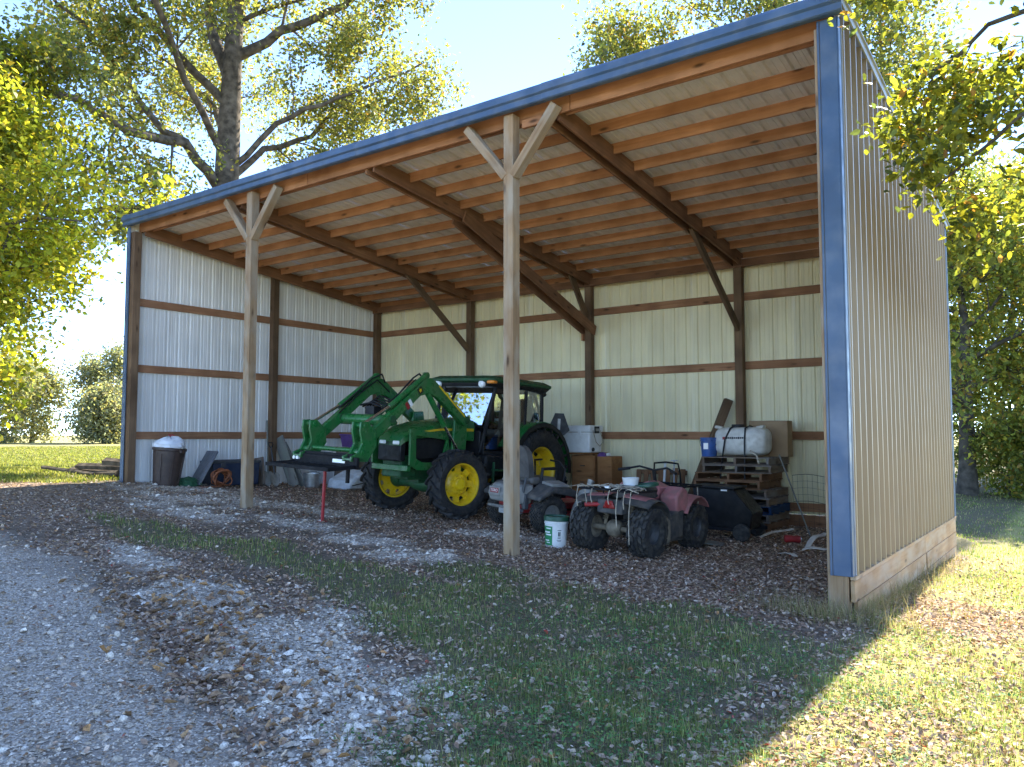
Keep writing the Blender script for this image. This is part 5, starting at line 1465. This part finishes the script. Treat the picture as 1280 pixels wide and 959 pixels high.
mb = MB(); mb.loft([rr(-.2, .2, .25, hpu-.005), rr(-.24, .24, .3, hpu+.24), rr(-.26, .26, .32, hpu+.25), rr(-.26, .26, .32, hpu+.28)]); mb.build('tub_body', M['purple'], pu, smooth=35)

# ------------------------------------------------------------------ rail pile outside the left wall
wr = random.Random(17)
rails = ['split grey rail on top of the pile beside the barn', 'split grey rail at the far edge of the pile beside the barn', 'split grey rail in the middle of the pile beside the barn', 'split grey rail at the near edge of the pile beside the barn', 'short thick log piece at the barn end of the rail pile', 'short slab leaning on the barn end of the rail pile', 'long thin rail lying under the pile beside the barn']
for k, (x, y, ln, r_, zz, hd) in enumerate(((-1.5, .42, 1.7, .085, .19, 186), (-1.75, .75, 2.0, .08, .07, 184), (-1.8, .5, 2.2, .085, .07, 182), (-1.75, .25, 2.0, .08, .07, 184), (-.62, .32, .75, .11, .30, 200), (-.65, .55, .7, .10, .12, 160), (-2.2, .05, 2.3, .05, .04, 178))):
    x2, y2 = x-ln/2*math.cos(R(hd)), y-ln/2*math.sin(R(hd))
    e = empty('split_rail', (x2, y2, gz(x, y)+zz), (0, R(wr.uniform(-3, 3)), R(hd)), rails[k], 'rail', 'rails stacked outside the barn')
    mb = MB(); rings = []
    for i in range(6):
        t = i/5
        rings.append([(ln*t, r_*(1+wr.uniform(-.15, .15))*math.cos(a), r_*.8*(1+wr.uniform(-.2, .2))*math.sin(a)) for a in (R(-40), R(20), R(95), R(170), R(230))])
    mb.loft(rings); ob = mb.build('rail_wood', M['bark'], e, smooth=25)

# ------------------------------------------------------------------ trees
def tube_np(pts, rad, n):
    pts = np.asarray(pts, float); k = len(pts)
    d = np.gradient(pts, axis=0); d /= np.linalg.norm(d, axis=1)[:, None]+1e-9
    a = np.cross(d, np.array([.31, .17, .93])); a /= np.linalg.norm(a, axis=1)[:, None]+1e-9
    b = np.cross(d, a)
    t = 2*np.pi*np.arange(n)/n
    V = pts[:, None, :]+(a[:, None, :]*np.cos(t)[None, :, None]+b[:, None, :]*np.sin(t)[None, :, None])*np.asarray(rad)[:, None, None]
    i = np.arange(k-1)[:, None]*n; j = np.arange(n)[None]
    F = np.stack([i+j, i+(j+1) % n, i+n+(j+1) % n, i+n+j], -1).reshape(-1, 4)
    return V.reshape(-1, 3), F

class Wood:
    def __init__(s): s.V, s.F, s.k = [], [], 0
    def add(s, pts, rad, n=6):
        v, f = tube_np(pts, rad, n); s.V.append(v); s.F.append(f+s.k); s.k += len(v)
    def build(s, name, mat, parent):
        me = mesh_np(name, np.concatenate(s.V), np.concatenate(s.F), mat, smooth=True)
        return link(bpy.data.objects.new(name, me), parent)

LEAF2 = (np.array([(0, 0, 0), (.32, .45, .06), (0, 1, 0), (-.32, .45, .06)]), [(0, 1, 2, 3)])
LEAF6 = (np.array([(0, 0, 0), (.26, .30, .05), (.22, .70, .03), (0, 1.05, -.06), (-.22, .70, .03), (-.26, .30, .05), (0, .5, -.03)]), [(0, 1, 6, 5), (1, 2, 3, 6), (5, 6, 3, 4)])

def rand_rot(n, rg, up=.5):
    return rotz(rg.uniform(0, 2*np.pi, n)) @ rotx(rg.normal(0, .75, n)-up*.2) @ roty(rg.normal(0, .6, n))

def palette(rg, n, pal):
    """pal: list of (weight, rgb)"""
    w = np.array([p[0] for p in pal]); w = w/w.sum()
    c = np.array([p[1] for p in pal])[rg.choice(len(pal), n, p=w)]
    return c*(rg.uniform(.7, 1.3, n)[:, None])

def bend_path(p0, d, ln, rg, n=6, up=.15, wob=.12):
    pts = [np.array(p0, float)]; d = np.array(d, float); d /= np.linalg.norm(d)
    for i in range(n):
        d = d+rg.normal(0, wob, 3)+np.array([0, 0, up/n]); d /= np.linalg.norm(d)
        pts.append(pts[-1]+d*ln/n)
    return np.array(pts)

def along(pts, t):
    t = np.clip(t, 0, 1)*(len(pts)-1); i = min(int(t), len(pts)-2); f = t-i
    return pts[i]*(1-f)+pts[i+1]*f, pts[i+1]-pts[i]

def grow(wood, path, r0, rg, tips, lev, n_sub, ln, up=.15, spread=.9, tmin=.25):
    """sub branches along a path; the last level only leaves tips for the foliage"""
    for k in range(n_sub):
        t = tmin+(1-tmin)*(k+rg.random())/n_sub
        p, d = along(path, t)
        d = d/np.linalg.norm(d)
        a = rg.normal(0, 1, 3); a -= d*a.dot(d); a /= np.linalg.norm(a)+1e-9
        dd = d*(1-spread*.5)+a*spread+np.array([0, 0, .08])
        l = ln*rg.uniform(.6, 1.25)*(1.15-.5*t)
        q = bend_path(p, dd, l, rg, 4 if lev > 1 else 3, up)
        rr0 = max(.006, r0*(1-.75*t)*.5)
        wood.add(q, np.linspace(rr0, rr0*.3, len(q)), 5 if lev > 1 else 3)
        if lev > 1: grow(wood, q, rr0, rg, tips, lev-1, max(3, int(n_sub*.8)), ln*.55, up, spread, .2)
        else: tips.append(q)
        
def foliage(tips, rg, n, size, pal, spread, leaf=LEAF2, droop=.0):
    T = np.array([t for t in tips])            # (m,4,3)
    m = len(T)
    i = rg.integers(0, m, n); u = rg.uniform(.25, 1.1, n)*(T.shape[1]-1)
    k = np.clip(u.astype(int), 0, T.shape[1]-2); f = (u-k)[:, None]
    p = T[i, k]*(1-f)+T[i, k+1]*f
    clump = rg.normal(0, spread, (m, 3))
    p = p+rg.normal(0, spread, (n, 3))+clump[i]*.6
    p[:, 2] -= droop*np.abs(rg.normal(0, 1, n))
    tint = rg.uniform(.75, 1.25, (m, 1))
    col = palette(rg, n, pal)*tint[i]
    return scatter(leaf[0], leaf[1], p, size*rg.uniform(.6, 1.35, n), rand_rot(n, rg), np.clip(col, 0, 1))

def tree(name, label, base, h, cr, seed, nleaf, size, pal, group=None, bark='bark_dark', r0=.2, cb=.3, n1=16, cat='tree', spread=.22, top=1.0, lev=2, ns=6, lean=(0, 0), mat='leaf', shape=None):
    rg = np.random.default_rng(seed)
    bx, by = base; bz = gz(bx, by) if abs(bx-6) < 40 and abs(by) < 40 else .4
    e = empty(name, (bx, by, bz), label=label, cat=cat, group=group)
    wd = Wood(); tips = []
    nt_ = 9
    tp = np.array([[lean[0]*(t**1.3)+rg.normal(0, .05*h/10), lean[1]*(t**1.3)+rg.normal(0, .05*h/10), h*.92*t-.15] for t in np.linspace(0, 1, nt_)])
    wd.add(tp, r0*(1-.85*np.linspace(0, 1, nt_)**.9)+np.array([.25*r0]+[0]*(nt_-1)), 9)
    for k in range(n1):
        t = cb+(1-cb)*(k+rg.random()*.8)/n1
        p, d = along(tp, min(t, .99))
        a = k*2.4+rg.normal(0, .3)
        prof = (math.sin(math.pi*min(1, (t-cb)/(1-cb)*.82+.18))**.7) if shape is None else shape((t-cb)/(1-cb))
        l = cr*prof*rg.uniform(.65, 1.15)
        dd = np.array([math.cos(a), math.sin(a), .25+.6*(t-cb)])
        q = bend_path(p, dd, max(.3, l), rg, 6, .25)
        rb = max(.012, r0*(1-.8*t)*.5)
        wd.add(q, np.linspace(rb, rb*.25, len(q)), 6)
        grow(wd, q, rb, rg, tips, lev, ns, max(.35, l*.42), .1, .9, .22)
        tips.append(q[-4:])
    wd.build('trunk', M[bark], e)
    V, F, C = foliage(tips, rg, nleaf, size, pal, spread)
    cr_ = link(bpy.data.objects.new('crown', mesh_np('crown', V, F, M[mat], C)), e)
    return e

OAK = [(5, (.15, .175, .06)), (3, (.21, .21, .06)), (2.8, (.30, .27, .06)), (.7, (.32, .20, .06)), (1.5, (.10, .115, .07))]
MAPLE = [(5, (.30, .32, .035)), (3, (.40, .36, .04)), (2.4, (.20, .24, .035)), (1.2, (.42, .32, .04)), (1, (.13, .17, .03))]
WOODS = [(5, (.15, .19, .055)), (3, (.22, .25, .065)), (2.6, (.35, .33, .07)), (1, (.36, .24, .06))]
HAZED = [(4, (.20, .22, .14)), (3, (.25, .24, .14)), (1.4, (.31, .27, .12)), (1.6, (.22, .24, .19))]  # far leaves paled and greyed, distance haze put into their colour

# the big oak behind the left wall, its main limbs laid out one by one
rg = np.random.default_rng(41)
ob_ = np.array([-6.85, 6.35, gz(-6.85, 6.35)])
oak = empty('oak_tree', tuple(ob_), label='tall oak with thick pale trunk rising behind the left wall of the barn', cat='tree')
wd = Wood(); tips = []
trunk = np.array([(-6.85, 6.35, .2), (-6.82, 6.40, 3.5), (-6.80, 6.42, 7.4), (-6.76, 6.47, 10.4), (-6.72, 6.51, 12.6), (-6.66, 6.60, 15.7), (-6.5, 6.8, 18.8), (-6.3, 7.0, 21.5)])-ob_
wd.add(trunk, [.55, .45, .39, .34, .28, .22, .14, .07], 12)
limbs = [
 ([(-6.9, 6.3, 9.0), (-6.77, 5.15, 9.96), (-6.38, 3.18, 9.65), (-6.04, 1.58, 9.94), (-5.66, -.16, 9.6), (-5.1, -1.7, 9.3)], .17),
 ([(-6.77, 5.15, 9.96), (-6.99, 4.16, 10.5), (-7.64, 3.6, 11.7), (-8.0, 2.6, 13.0), (-8.2, 1.2, 13.8)], .11),
 ([(-6.88, 6.29, 8.5), (-6.6, 5.22, 8.35), (-6.1, 3.75, 7.6), (-5.85, 1.98, 7.1), (-5.6, 0., 6.75), (-5.0, -1.6, 6.5)], .13),
 ([(-6.7, 6.6, 13.1), (-5.54, 7.34, 13.87), (-4.28, 8.13, 14.4), (-2.96, 8.85, 15.2), (-1.8, 9.4, 16.3)], .17),
 ([(-6.7, 6.6, 9.6), (-5.58, 7.29, 10.97), (-4.4, 7.98, 11.6), (-3.29, 9.0, 12.2), (-2.1, 10.0, 12.9)], .10),
 ([(-6.75, 6.5, 9.2), (-6.59, 7.61, 10.5), (-6.09, 9.08, 11.3), (-5.44, 9.84, 12.7), (-4.8, 10.6, 13.6)], .12),
 ([(-6.75, 6.45, 12.3), (-7.45, 6.33, 14.0), (-7.98, 6.43, 16.3), (-8.3, 6.4, 18.5)], .22),
 ([(-6.75, 6.45, 11.5), (-7.6, 5.2, 13.0), (-8.2, 3.8, 14.5), (-8.8, 2.2, 16.0), (-9.2, .8, 17.0)], .14),
 ([(-6.7, 6.5, 14.5), (-6.2, 5.4, 16.2), (-5.7, 4.3, 17.5), (-5.2, 3.2, 18.4)], .12),
 ([(-6.6, 6.6, 15.5), (-5.4, 6.7, 17.2), (-4.2, 7.0, 18.6), (-3.2, 7.2, 19.4)], .12),
 ([(-6.85, 6.4, 10.5), (-8.5, 7.2, 12.0), (-10.2, 7.8, 13.2), (-11.8, 8.2, 14.0)], .16),
 ([(-6.8, 6.4, 9.8), (-6.0, 4.6, 11.5), (-5.0, 3.0, 13.0), (-4.3, 1.4, 14.2), (-3.8, .2, 15.0)], .12),
]
for pts, r_ in limbs:
    pts = np.array(pts)-ob_
    # smooth subdivide
    t = np.linspace(0, len(pts)-1, (len(pts)-1)*3+1)
    q = np.stack([np.interp(t, np.arange(len(pts)), pts[:, i]) for i in range(3)], 1)+rg.normal(0, .05, (len(t), 3))
    wd.add(q, np.linspace(r_, r_*.28, len(q)), 7)
    grow(wd, q, r_*.7, rg, tips, 2, 9, 2.0, .05, .95, .22)
grow(wd, trunk[4:], .2, rg, tips, 2, 10, 2.3, .1, .95, .1)
wd.build('trunk', M['bark'], oak)
V, F, C = foliage(tips, rg, 88000, .135, OAK, .24, droop=.05)
link(bpy.data.objects.new('crown', mesh_np('crown', V, F, M['leaf'], C)), oak)

# bright maple on the lawn
tree('maple_tree', 'bright yellow green maple on the lawn left of the barn', (-5.4, -2.1), 10.8, 4.7, 5, 95000, .13, MAPLE, r0=.2, cb=.10, n1=26, spread=.28, ns=7, shape=lambda t: (1-t)**.45*.9+.15)
# trees behind the barn
tree('ash_tree', 'tall pale leaved tree rising behind the barn roof near the silver rake', (4.4, 22.0), 21.5, 5.2, 21, 20000, .18, OAK, 'trees behind the barn roof', r0=.3, cb=.45, n1=18, spread=.4)
tree('ash_tree', 'broad tree with thinning yellow leaves rising behind the middle of the barn roof', (.2, 20.0), 18.6, 4.2, 22, 17000, .17, OAK, 'trees behind the barn roof', r0=.28, cb=.45, n1=16, spread=.4)
tree('ash_tree', 'leafy tree behind the right end of the barn roof', (8.2, 24.5), 20.5, 4.6, 23, 18000, .18, OAK, 'trees behind the barn roof', r0=.28, cb=.4, n1=16, spread=.4)
# woods at the right
wl_ = [((10.93, 20.47), 9.6, 3.6, 31, 17000, .28, 'dark trunked tree at the edge of the woods beside the right wall'),
       ((13.3, 23.5), 10.0, 4.0, 32, 15000, .20, 'leafy tree in the woods just right of the dark trunked tree'),
       ((9.3, 27.0), 12.0, 4.2, 33, 14000, .20, 'tree in the woods showing just past the back corner of the barn'),
       ((12.4, 28.5), 12.5, 4.6, 34, 14000, .22, 'taller tree standing behind the front row of the woods'),
       ((16.2, 25.0), 11.0, 4.5, 35, 13000, .20, 'spreading tree at the far right of the woods'),
       ((11.4, 34.0), 14.0, 5.2, 36, 18000, .24, 'pale tree deep inside the woods'),
       ((14.8, 37.0), 14.0, 5.5, 37, 16000, .24, 'yellowing tree deep in the woods behind the spreading tree'),
       ((17.8, 33.0), 13.0, 5.2, 38, 12000, .24, 'tree deep in the woods beyond the spreading tree')]
for (bx, by), h, c, sd, nl, r_, lab in wl_:
    tree('woodland_tree', lab, (bx, by), h, c, sd, nl, .17, WOODS, 'trees of the woods', r0=r_, cb=.22, n1=17, spread=.33)
for k, ((bx, by), h, c, nl, lab) in enumerate((((12.0, 20.6), 2.2, 1.3, 5500, 'low leafy bush under the woods beside the dark trunk'), ((13.6, 20.4), 2.4, 1.5, 5500, 'low bush at the lawn edge of the woods'), ((10.6, 22.5), 3.4, 1.8, 5500, 'dense bush just behind the back corner of the barn'), ((13.2, 22.5), 4.0, 2.2, 6000, 'tall bush filling the gap between the woodland trunks'))):
    tree('woodland_bush', lab, (bx, by), h, c, 50+k, nl, .13, WOODS, 'bushes under the woods', r0=.05, cb=.08, n1=14, spread=.2, cat='bush', lev=1, ns=5)
# far hedge across the field
fr = random.Random(9)
flab = ['grey green tree', 'rounded olive tree', 'low tawny shrub', 'bushy yellow shrub', 'tall faded tree', 'dense green tree']
spots = [(-70, 24, 8.5), (-66, 33, 9.5), (-63, 38, 7), (-78, 18, 9), (-60, 29.5, 5), (-74, 29, 8), (-86, 12, 10), (-58, 44, 10), (-82, 24, 8)]
fl = ['rounded grey green tree across the field beside the barn corner', 'tall pale tree across the field next to the barn corner', 'dull olive tree across the field hidden mostly by the barn', 'tawny tree across the field under the maple', 'low yellow shrub in front of the far trees', 'loose tree between the far tawny and grey green trees', 'far tree at the outer end of the field edge', 'tall far tree behind the barn corner', 'dark far tree behind the tawny tree']
for k, (x, y, h) in enumerate(spots):
    tree('field_tree', fl[k], (x, y), h, h*.52, 70+k, 12000, .30, HAZED, 'trees across the field', r0=.25, cb=.1, n1=15, spread=.6, lev=1, ns=6)
# trees behind the camera, seen in the tractor windscreen
for k, (x, y, h, lab) in enumerate(((2, -30, 15, 'yellowing tree across the drive mirrored in the tractor windscreen'), (9, -33, 16, 'tall green tree across the drive'), (-6, -28, 14, 'spreading tree across the drive beyond the yellowing one'), (16, -30, 14, 'round tree across the drive near the road bend'))):
    tree('roadside_tree', lab, (x, y), h, 5.2, 90+k, 9000, .34, WOODS if k % 2 else OAK, 'trees across the drive', r0=.3, cb=.2, n1=15, spread=.5, lev=1, ns=7)

# near tree whose branches hang into the picture beside the right wall
rg = np.random.default_rng(63)
nb = np.array([17.2, 2.2, gz(17, 2.2)])
near = empty('overhanging_tree', tuple(nb), label='broad leaved tree with low branches hanging beside the right wall', cat='tree')
wd = Wood(); tips = []
tk_ = np.array([(17.2, 2.2, -.2), (17.1, 2.1, 2.5), (17.0, 2.0, 5), (16.9, 2.0, 8), (17.0, 2.2, 10)])-nb
wd.add(tk_, [.22, .18, .15, .09, .03], 9)
for pts, r_ in (([(17.0, 2.0, 4.6), (15.6, 1.1, 5.3), (14.4, .2, 5.2), (13.5, -.35, 4.75), (12.95, -.45, 4.25)], .05),
                ([(17.0, 2.0, 4.2), (15.8, .9, 4.5), (14.6, -.1, 4.3), (13.75, -.65, 3.85), (13.2, -.75, 3.45)], .045),
                ([(17.0, 2.0, 5.4), (15.4, 1.4, 6.3), (14.0, .7, 6.2), (13.2, .1, 5.7), (12.85, -.2, 5.35)], .05),
                ([(17.0, 2.0, 3.8), (15.9, .6, 3.9), (14.9, -.5, 3.75), (14.1, -1.0, 3.45)], .04),
                ([(17.0, 2.1, 5.0), (15.8, .5, 5.5), (14.6, -.7, 5.2), (13.9, -1.1, 4.7)], .045),
                ([(17.0, 2.2, 6.5), (18.2, 3.5, 7.5), (19.5, 4.5, 8)], .05), ([(17.0, 2.2, 6.0), (17.8, .5, 7.0), (18.4, -.8, 7.2)], .05), ([(17.0, 2.2, 7.0), (16, 3.4, 8), (15.2, 4.6, 8.5)], .05)):
    pts = np.array(pts)-nb
    t = np.linspace(0, len(pts)-1, (len(pts)-1)*3+1)
    q = np.stack([np.interp(t, np.arange(len(pts)), pts[:, i]) for i in range(3)], 1)+rg.normal(0, .025, (len(t), 3))
    wd.add(q, np.linspace(r_, r_*.15, len(q)), 6)
    grow(wd, q, r_*.6, rg, tips, 2, 7, .62, -.15, .9, .3)
wd.build('trunk', M['bark_dark'], near)
NEARP = [(4, (.13, .155, .03)), (3, (.21, .215, .03)), (2.5, (.30, .28, .03)), (.5, (.32, .17, .04)), (1.8, (.075, .10, .04))]
V, F, C = foliage(tips, rg, 24000, .075, NEARP, .095, LEAF6, droop=.07)
link(bpy.data.objects.new('crown', mesh_np('crown', V, F, M['leaf_near'], C)), near)

# ------------------------------------------------------------------ ground cover
def cam_samples(n, d0, d1, seed, a=52):
    """points around the view, denser close by"""
    rg = np.random.default_rng(seed)
    d = np.exp(rg.uniform(math.log(d0), math.log(d1), n))
    th = YAW+np.radians(rg.uniform(-a, a, n))
    return CAM.x-np.sin(th)*d, CAM.y+np.cos(th)*d, d, rg

def put(name, label, mats, V, F, C, cat=None):
    o = link(bpy.data.objects.new(name, mesh_np(name, V, F, mats, C)))
    tag(o, label, cat, kind='stuff'); return o

def keep(mask, *arr): return [a[mask] for a in arr]
def shade(rg, n, pal): return np.clip(palette(rg, n, pal), 0, 1)

# gravel
x, y, d, rg = cam_samples(190000, 2.6, 19, 101)
road, gravel, leaf, grass, right = zones(x, y)
w = np.clip(gravel*1.0+road*.9+.05*(1-grass)*(x < 12.3), 0, 1)
x, y, d, ro = keep((rg.random(len(x)) < w) & (y < 6.1), x, y, d, road)
n = len(x)
big = rg.random(n) < .07
s = np.where(big, rg.uniform(.016, .034, n), rg.uniform(.006, .015, n))*(1+.05*np.maximum(d-5, 0))*np.where(ro > .5, .8, 1.1)
oct_v = np.array([(1, 0, 0), (0, 1, 0), (-1, 0, 0), (0, -1, 0), (.1, .1, .75), (0, 0, -.5)]); oct_f = [(0, 1, 4), (1, 2, 4), (2, 3, 4), (3, 0, 4)]
col = shade(rg, n, [(4, (.66, .555, .435)), (3, (.49, .40, .30)), (2.5, (.80, .70, .57)), (1, (.35, .25, .16))])
col = np.where((ro > .5)[:, None], col*np.array([.86, .83, .80]), col)
V, F, C = scatter(oct_v, oct_f, np.stack([x, y, gfull(x, y)+s*.2], 1), np.stack([s, s*rg.uniform(.6, 1, n), s*rg.uniform(.5, .9, n)], 1), rotz(rg.uniform(0, 6.28, n)) @ rotx(rg.normal(0, .4, n)), col, .35)
put('gravel', 'loose white limestone gravel spread over drive and barn apron', M['stone'], V, F, C)

# fallen leaves
LIT_V = np.array([(0, -.5, .0), (.28, -.1, .10), (.2, .3, .07), (0, .55, .0), (-.22, .28, .09), (-.30, -.12, .06), (0, .05, -.02)])
LIT_F = [(0, 1, 6), (1, 2, 6), (2, 3, 6), (3, 4, 6), (4, 5, 6), (5, 0, 6)]
LITP = [(4, (.39, .27, .195)), (3, (.50, .375, .28)), (2.4, (.26, .165, .115)), (2, (.60, .48, .38)), (.5, (.38, .2, .09)), (.05, (.42, .08, .06))]
x, y, d, rg = cam_samples(210000, 2.8, 21, 102)
road, gravel, leaf, grass, right = zones(x, y)
w = np.clip(leaf*.95+.03, 0, 1)*(1-.75*road)*(1-.55*gravel)
m = (rg.random(len(x)) < w) & (y < 6.15) & (x > -3) & ((x < L-.02) | (x > L+.06) | (y < -.05))
x, y, d, gr_ = keep(m, x, y, d, grass)
n = len(x); s = rg.uniform(.018, .05, n)*(1+.018*np.maximum(d-6, 0))
V, F, C = scatter(LIT_V, LIT_F, np.stack([x, y, gfull(x, y)+.006+rg.uniform(0, .02, n)], 1), np.stack([s, s, s*rg.uniform(.6, 2.2, n)], 1), rotz(rg.uniform(0, 6.28, n)) @ rotx(rg.normal(0, .38, n)) @ roty(rg.normal(0, .38, n)), shade(rg, n, LITP), .3)
put('fallen_leaves', 'brown dry leaves littering the barn floor and the grass', M['litter'], V, F, C)

# bigger curled leaves gathered in the hollow beside the drive, and larger stones
rg = np.random.default_rng(120); n = 420
cx_ = rg.uniform(0, 1, n); x = 7.2+4.2*cx_+rg.normal(0, .35, n); y = np.interp(x, _rx, _ry)+.45+rg.normal(0, .38, n)
s = rg.uniform(.04, .085, n)
V, F, C = scatter(LIT_V, LIT_F, np.stack([x, y, gfull(x, y)+.012+rg.uniform(0, .015, n)], 1), np.stack([s, s, s*rg.uniform(1.2, 3.2, n)], 1), rotz(rg.uniform(0, 6.28, n)) @ rotx(rg.normal(0, .45, n)) @ roty(rg.normal(0, .45, n)), shade(rg, n, [(4, (.30, .19, .115)), (3, (.42, .27, .16)), (2, (.2, .125, .08)), (1, (.45, .25, .11))]), .3)
put('curled_leaves', 'larger curled tan leaves gathered in the hollow beside the gravel drive', M['litter'], V, F, C)
x, y, d, rg = cam_samples(9000, 2.8, 14, 121)
road, gravel, leaf, grass, right = zones(x, y)
m = rg.random(len(x)) < (gravel*.35+.05*road+.08*blob(x, y, 9.3, -4.1, 2, .6, -.3)); x, y, d = keep(m, x, y, d); n = len(x)
s = rg.uniform(.014, .032, n)
ph = (1+5**.5)/2
ico_v = np.array([(-1, ph, 0), (1, ph, 0), (-1, -ph, 0), (1, -ph, 0), (0, -1, ph), (0, 1, ph), (0, -1, -ph), (0, 1, -ph), (ph, 0, -1), (ph, 0, 1), (-ph, 0, -1), (-ph, 0, 1)])/1.9
ico_f = [(0, 11, 5), (0, 5, 1), (0, 1, 7), (0, 7, 10), (0, 10, 11), (1, 5, 9), (5, 11, 4), (11, 10, 2), (10, 7, 6), (7, 1, 8), (3, 9, 4), (3, 4, 2), (3, 2, 6), (3, 6, 8), (3, 8, 9), (4, 9, 5), (2, 4, 11), (6, 2, 10), (8, 6, 7), (9, 8, 1)]
V, F, C = scatter(ico_v, ico_f, np.stack([x, y, gfull(x, y)+s*.25], 1), np.stack([s, s*rg.uniform(.6, 1, n), s*rg.uniform(.6, 1, n)], 1), rotz(rg.uniform(0, 6.28, n)) @ rotx(rg.normal(0, .4, n)), shade(rg, n, [(3, (.63, .54, .43)), (2, (.48, .40, .31)), (2, (.72, .63, .52))]), .4)
put('larger_stones', 'larger pale stones among the gravel', M['stone'], V, F, C)

# grass blades
BL_V = np.array([(-.5, 0, 0), (.5, 0, 0), (.34, .25, .55), (-.34, .25, .55), (0, .75, 1.0)]); BL_F3 = [(0, 1, 2), (0, 2, 3), (3, 2, 4)]
def blades(x, y, d, rg, hmin, hmax, pal, zoff=0):
    n = len(x)
    h = rg.uniform(hmin, hmax, n); wd_ = rg.uniform(.0022, .0042, n)*(1+.22*np.maximum(d-4, 0))
    lean = h*rg.uniform(.1, .8, n)
    return scatter(BL_V, BL_F3, np.stack([x, y, gfull(x, y)-.004], 1), np.stack([wd_, lean, h], 1), rotz(rg.uniform(0, 6.28, n)), shade(rg, n, pal))
x, y, d, rg = cam_samples(480000, 2.6, 30, 103)
road, gravel, leaf, grass, right = zones(x, y)
patch = fbm(x+5, y-3, 1.7)
w = np.clip(grass*(.28+1.0*sstep(.40, .66, patch)), 0, 1)
m = (rg.random(len(x)) < w) & ((x < -.15) | (y < -.12) | (x > L+.07) | (y > 6.5))
x, y, d, ri = keep(m, x, y, d, right)
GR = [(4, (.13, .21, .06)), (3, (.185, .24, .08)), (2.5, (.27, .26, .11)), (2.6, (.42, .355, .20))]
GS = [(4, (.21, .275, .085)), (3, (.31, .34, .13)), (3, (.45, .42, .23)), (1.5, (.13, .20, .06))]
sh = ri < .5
Vs = []
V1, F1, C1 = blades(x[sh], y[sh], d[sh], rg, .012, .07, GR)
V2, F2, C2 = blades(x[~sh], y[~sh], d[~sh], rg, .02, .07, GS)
put('grass', 'short patchy grass in the shade and on the sunny side of the barn', M['grass'], np.concatenate([V1, V2]), np.concatenate([F1, F2+len(V1)]), np.concatenate([C1, C2]))

# clover and ground ivy
CLV = np.array([(0, 0, 0), (.5, .35, .06), (.35, .85, .04), (0, 1, .0), (-.35, .85, .04), (-.5, .35, .06)]); CLF = [(0, 1, 2), (0, 2, 3), (0, 3, 4), (0, 4, 5)]
x, y, d, rg = cam_samples(150000, 2.6, 20, 104)
road, gravel, leaf, grass, right = zones(x, y)
c = blob(x, y, 11.75, -2.9, 1.0, 1.5)+blob(x, y, 12.1, -1.0, .7, .6)+.7*right*sstep(.42, .6, fbm(x, y, 1.1))+.45*blob(x, y, 10.9, -2.2, 1.2, .9)+.35*blob(x, y, 11.5, -4.4, .9, .4)
w = np.clip(c*sstep(.3, .6, fbm(x-3, y+8, 2.3))*1.2, 0, 1)*grass
m = (rg.random(len(x)) < w) & ((x > L+.08) | (y < -.12))
x, y, d, ri = keep(m, x, y, d, right)
n = len(x); s = rg.uniform(.008, .022, n)*(1+.05*np.maximum(d-5, 0))
col = shade(rg, n, [(4, (.10, .21, .075)), (3, (.15, .25, .105)), (1, (.23, .27, .10))])
V, F, C = scatter(CLV, CLF, np.stack([x, y, gfull(x, y)+rg.uniform(.008, .04, n)], 1), s, rotz(rg.uniform(0, 6.28, n)) @ rotx(rg.normal(.1, .35, n)) @ roty(rg.normal(0, .3, n)), col)
put('clover', 'low green clover and ground ivy in the grass', M['grass'], V, F, C)

# dry weeds along the foot of the right wall and in front of the corner post
rg = np.random.default_rng(105)
n = 2600
t = rg.random(n)
x = np.where(t < .55, L+.07+np.abs(rg.normal(0, .12, n)), rg.normal(12.2, .35, n)); y = np.where(t < .55, rg.uniform(.0, 6.2, n)**1.0*rg.random(n)**.6, rg.normal(-.22, .12, n))
h = rg.uniform(.05, .20, n)*np.where(rg.random(n) < .1, 1.7, 1)
V, F, C = scatter(BL_V, BL_F3, np.stack([x, y, gfull(x, y)-.01], 1), np.stack([rg.uniform(.002, .005, n), h*rg.uniform(.2, 1.2, n), h], 1), rotz(rg.uniform(0, 6.28, n)), shade(rg, n, [(4, (.33, .27, .17)), (3, (.24, .2, .12)), (2, (.14, .17, .06))]))
put('dry_weeds', 'dry straw coloured weeds at the foot of the right wall', M['grass'], V, F, C)

# lawn beyond the barn, left and far right
rg = np.random.default_rng(106)
n = 120000
d = np.exp(rg.uniform(math.log(14), math.log(70), n)); th = YAW+np.radians(rg.uniform(8, 36, n))
x, y = CAM.x-np.sin(th)*d, CAM.y+np.cos(th)*d
m = (x < -.2) & (zones(x, y)[3] > .4)
x, y, d = x[m], y[m], d[m]; n = len(x)
h = rg.uniform(.03, .09, n); farl = sstep(30, 90, np.hypot(x-6, y-3))
z = gfull(x, y)*(1-farl)+.45*farl+farl*(fbm(x, y, .03)-.5)*.8
V, F, C = scatter(BL_V, BL_F3, np.stack([x, y, z-.01], 1), np.stack([.012+.0012*d, h*.6, h], 1), rotz(rg.uniform(0, 6.28, n)), shade(rg, n, [(4, (.22, .235, .05)), (3, (.30, .28, .09)), (2, (.16, .19, .045))]))
put('lawn', 'sunlit yellow green lawn left of the barn', M['grass'], V, F, C)
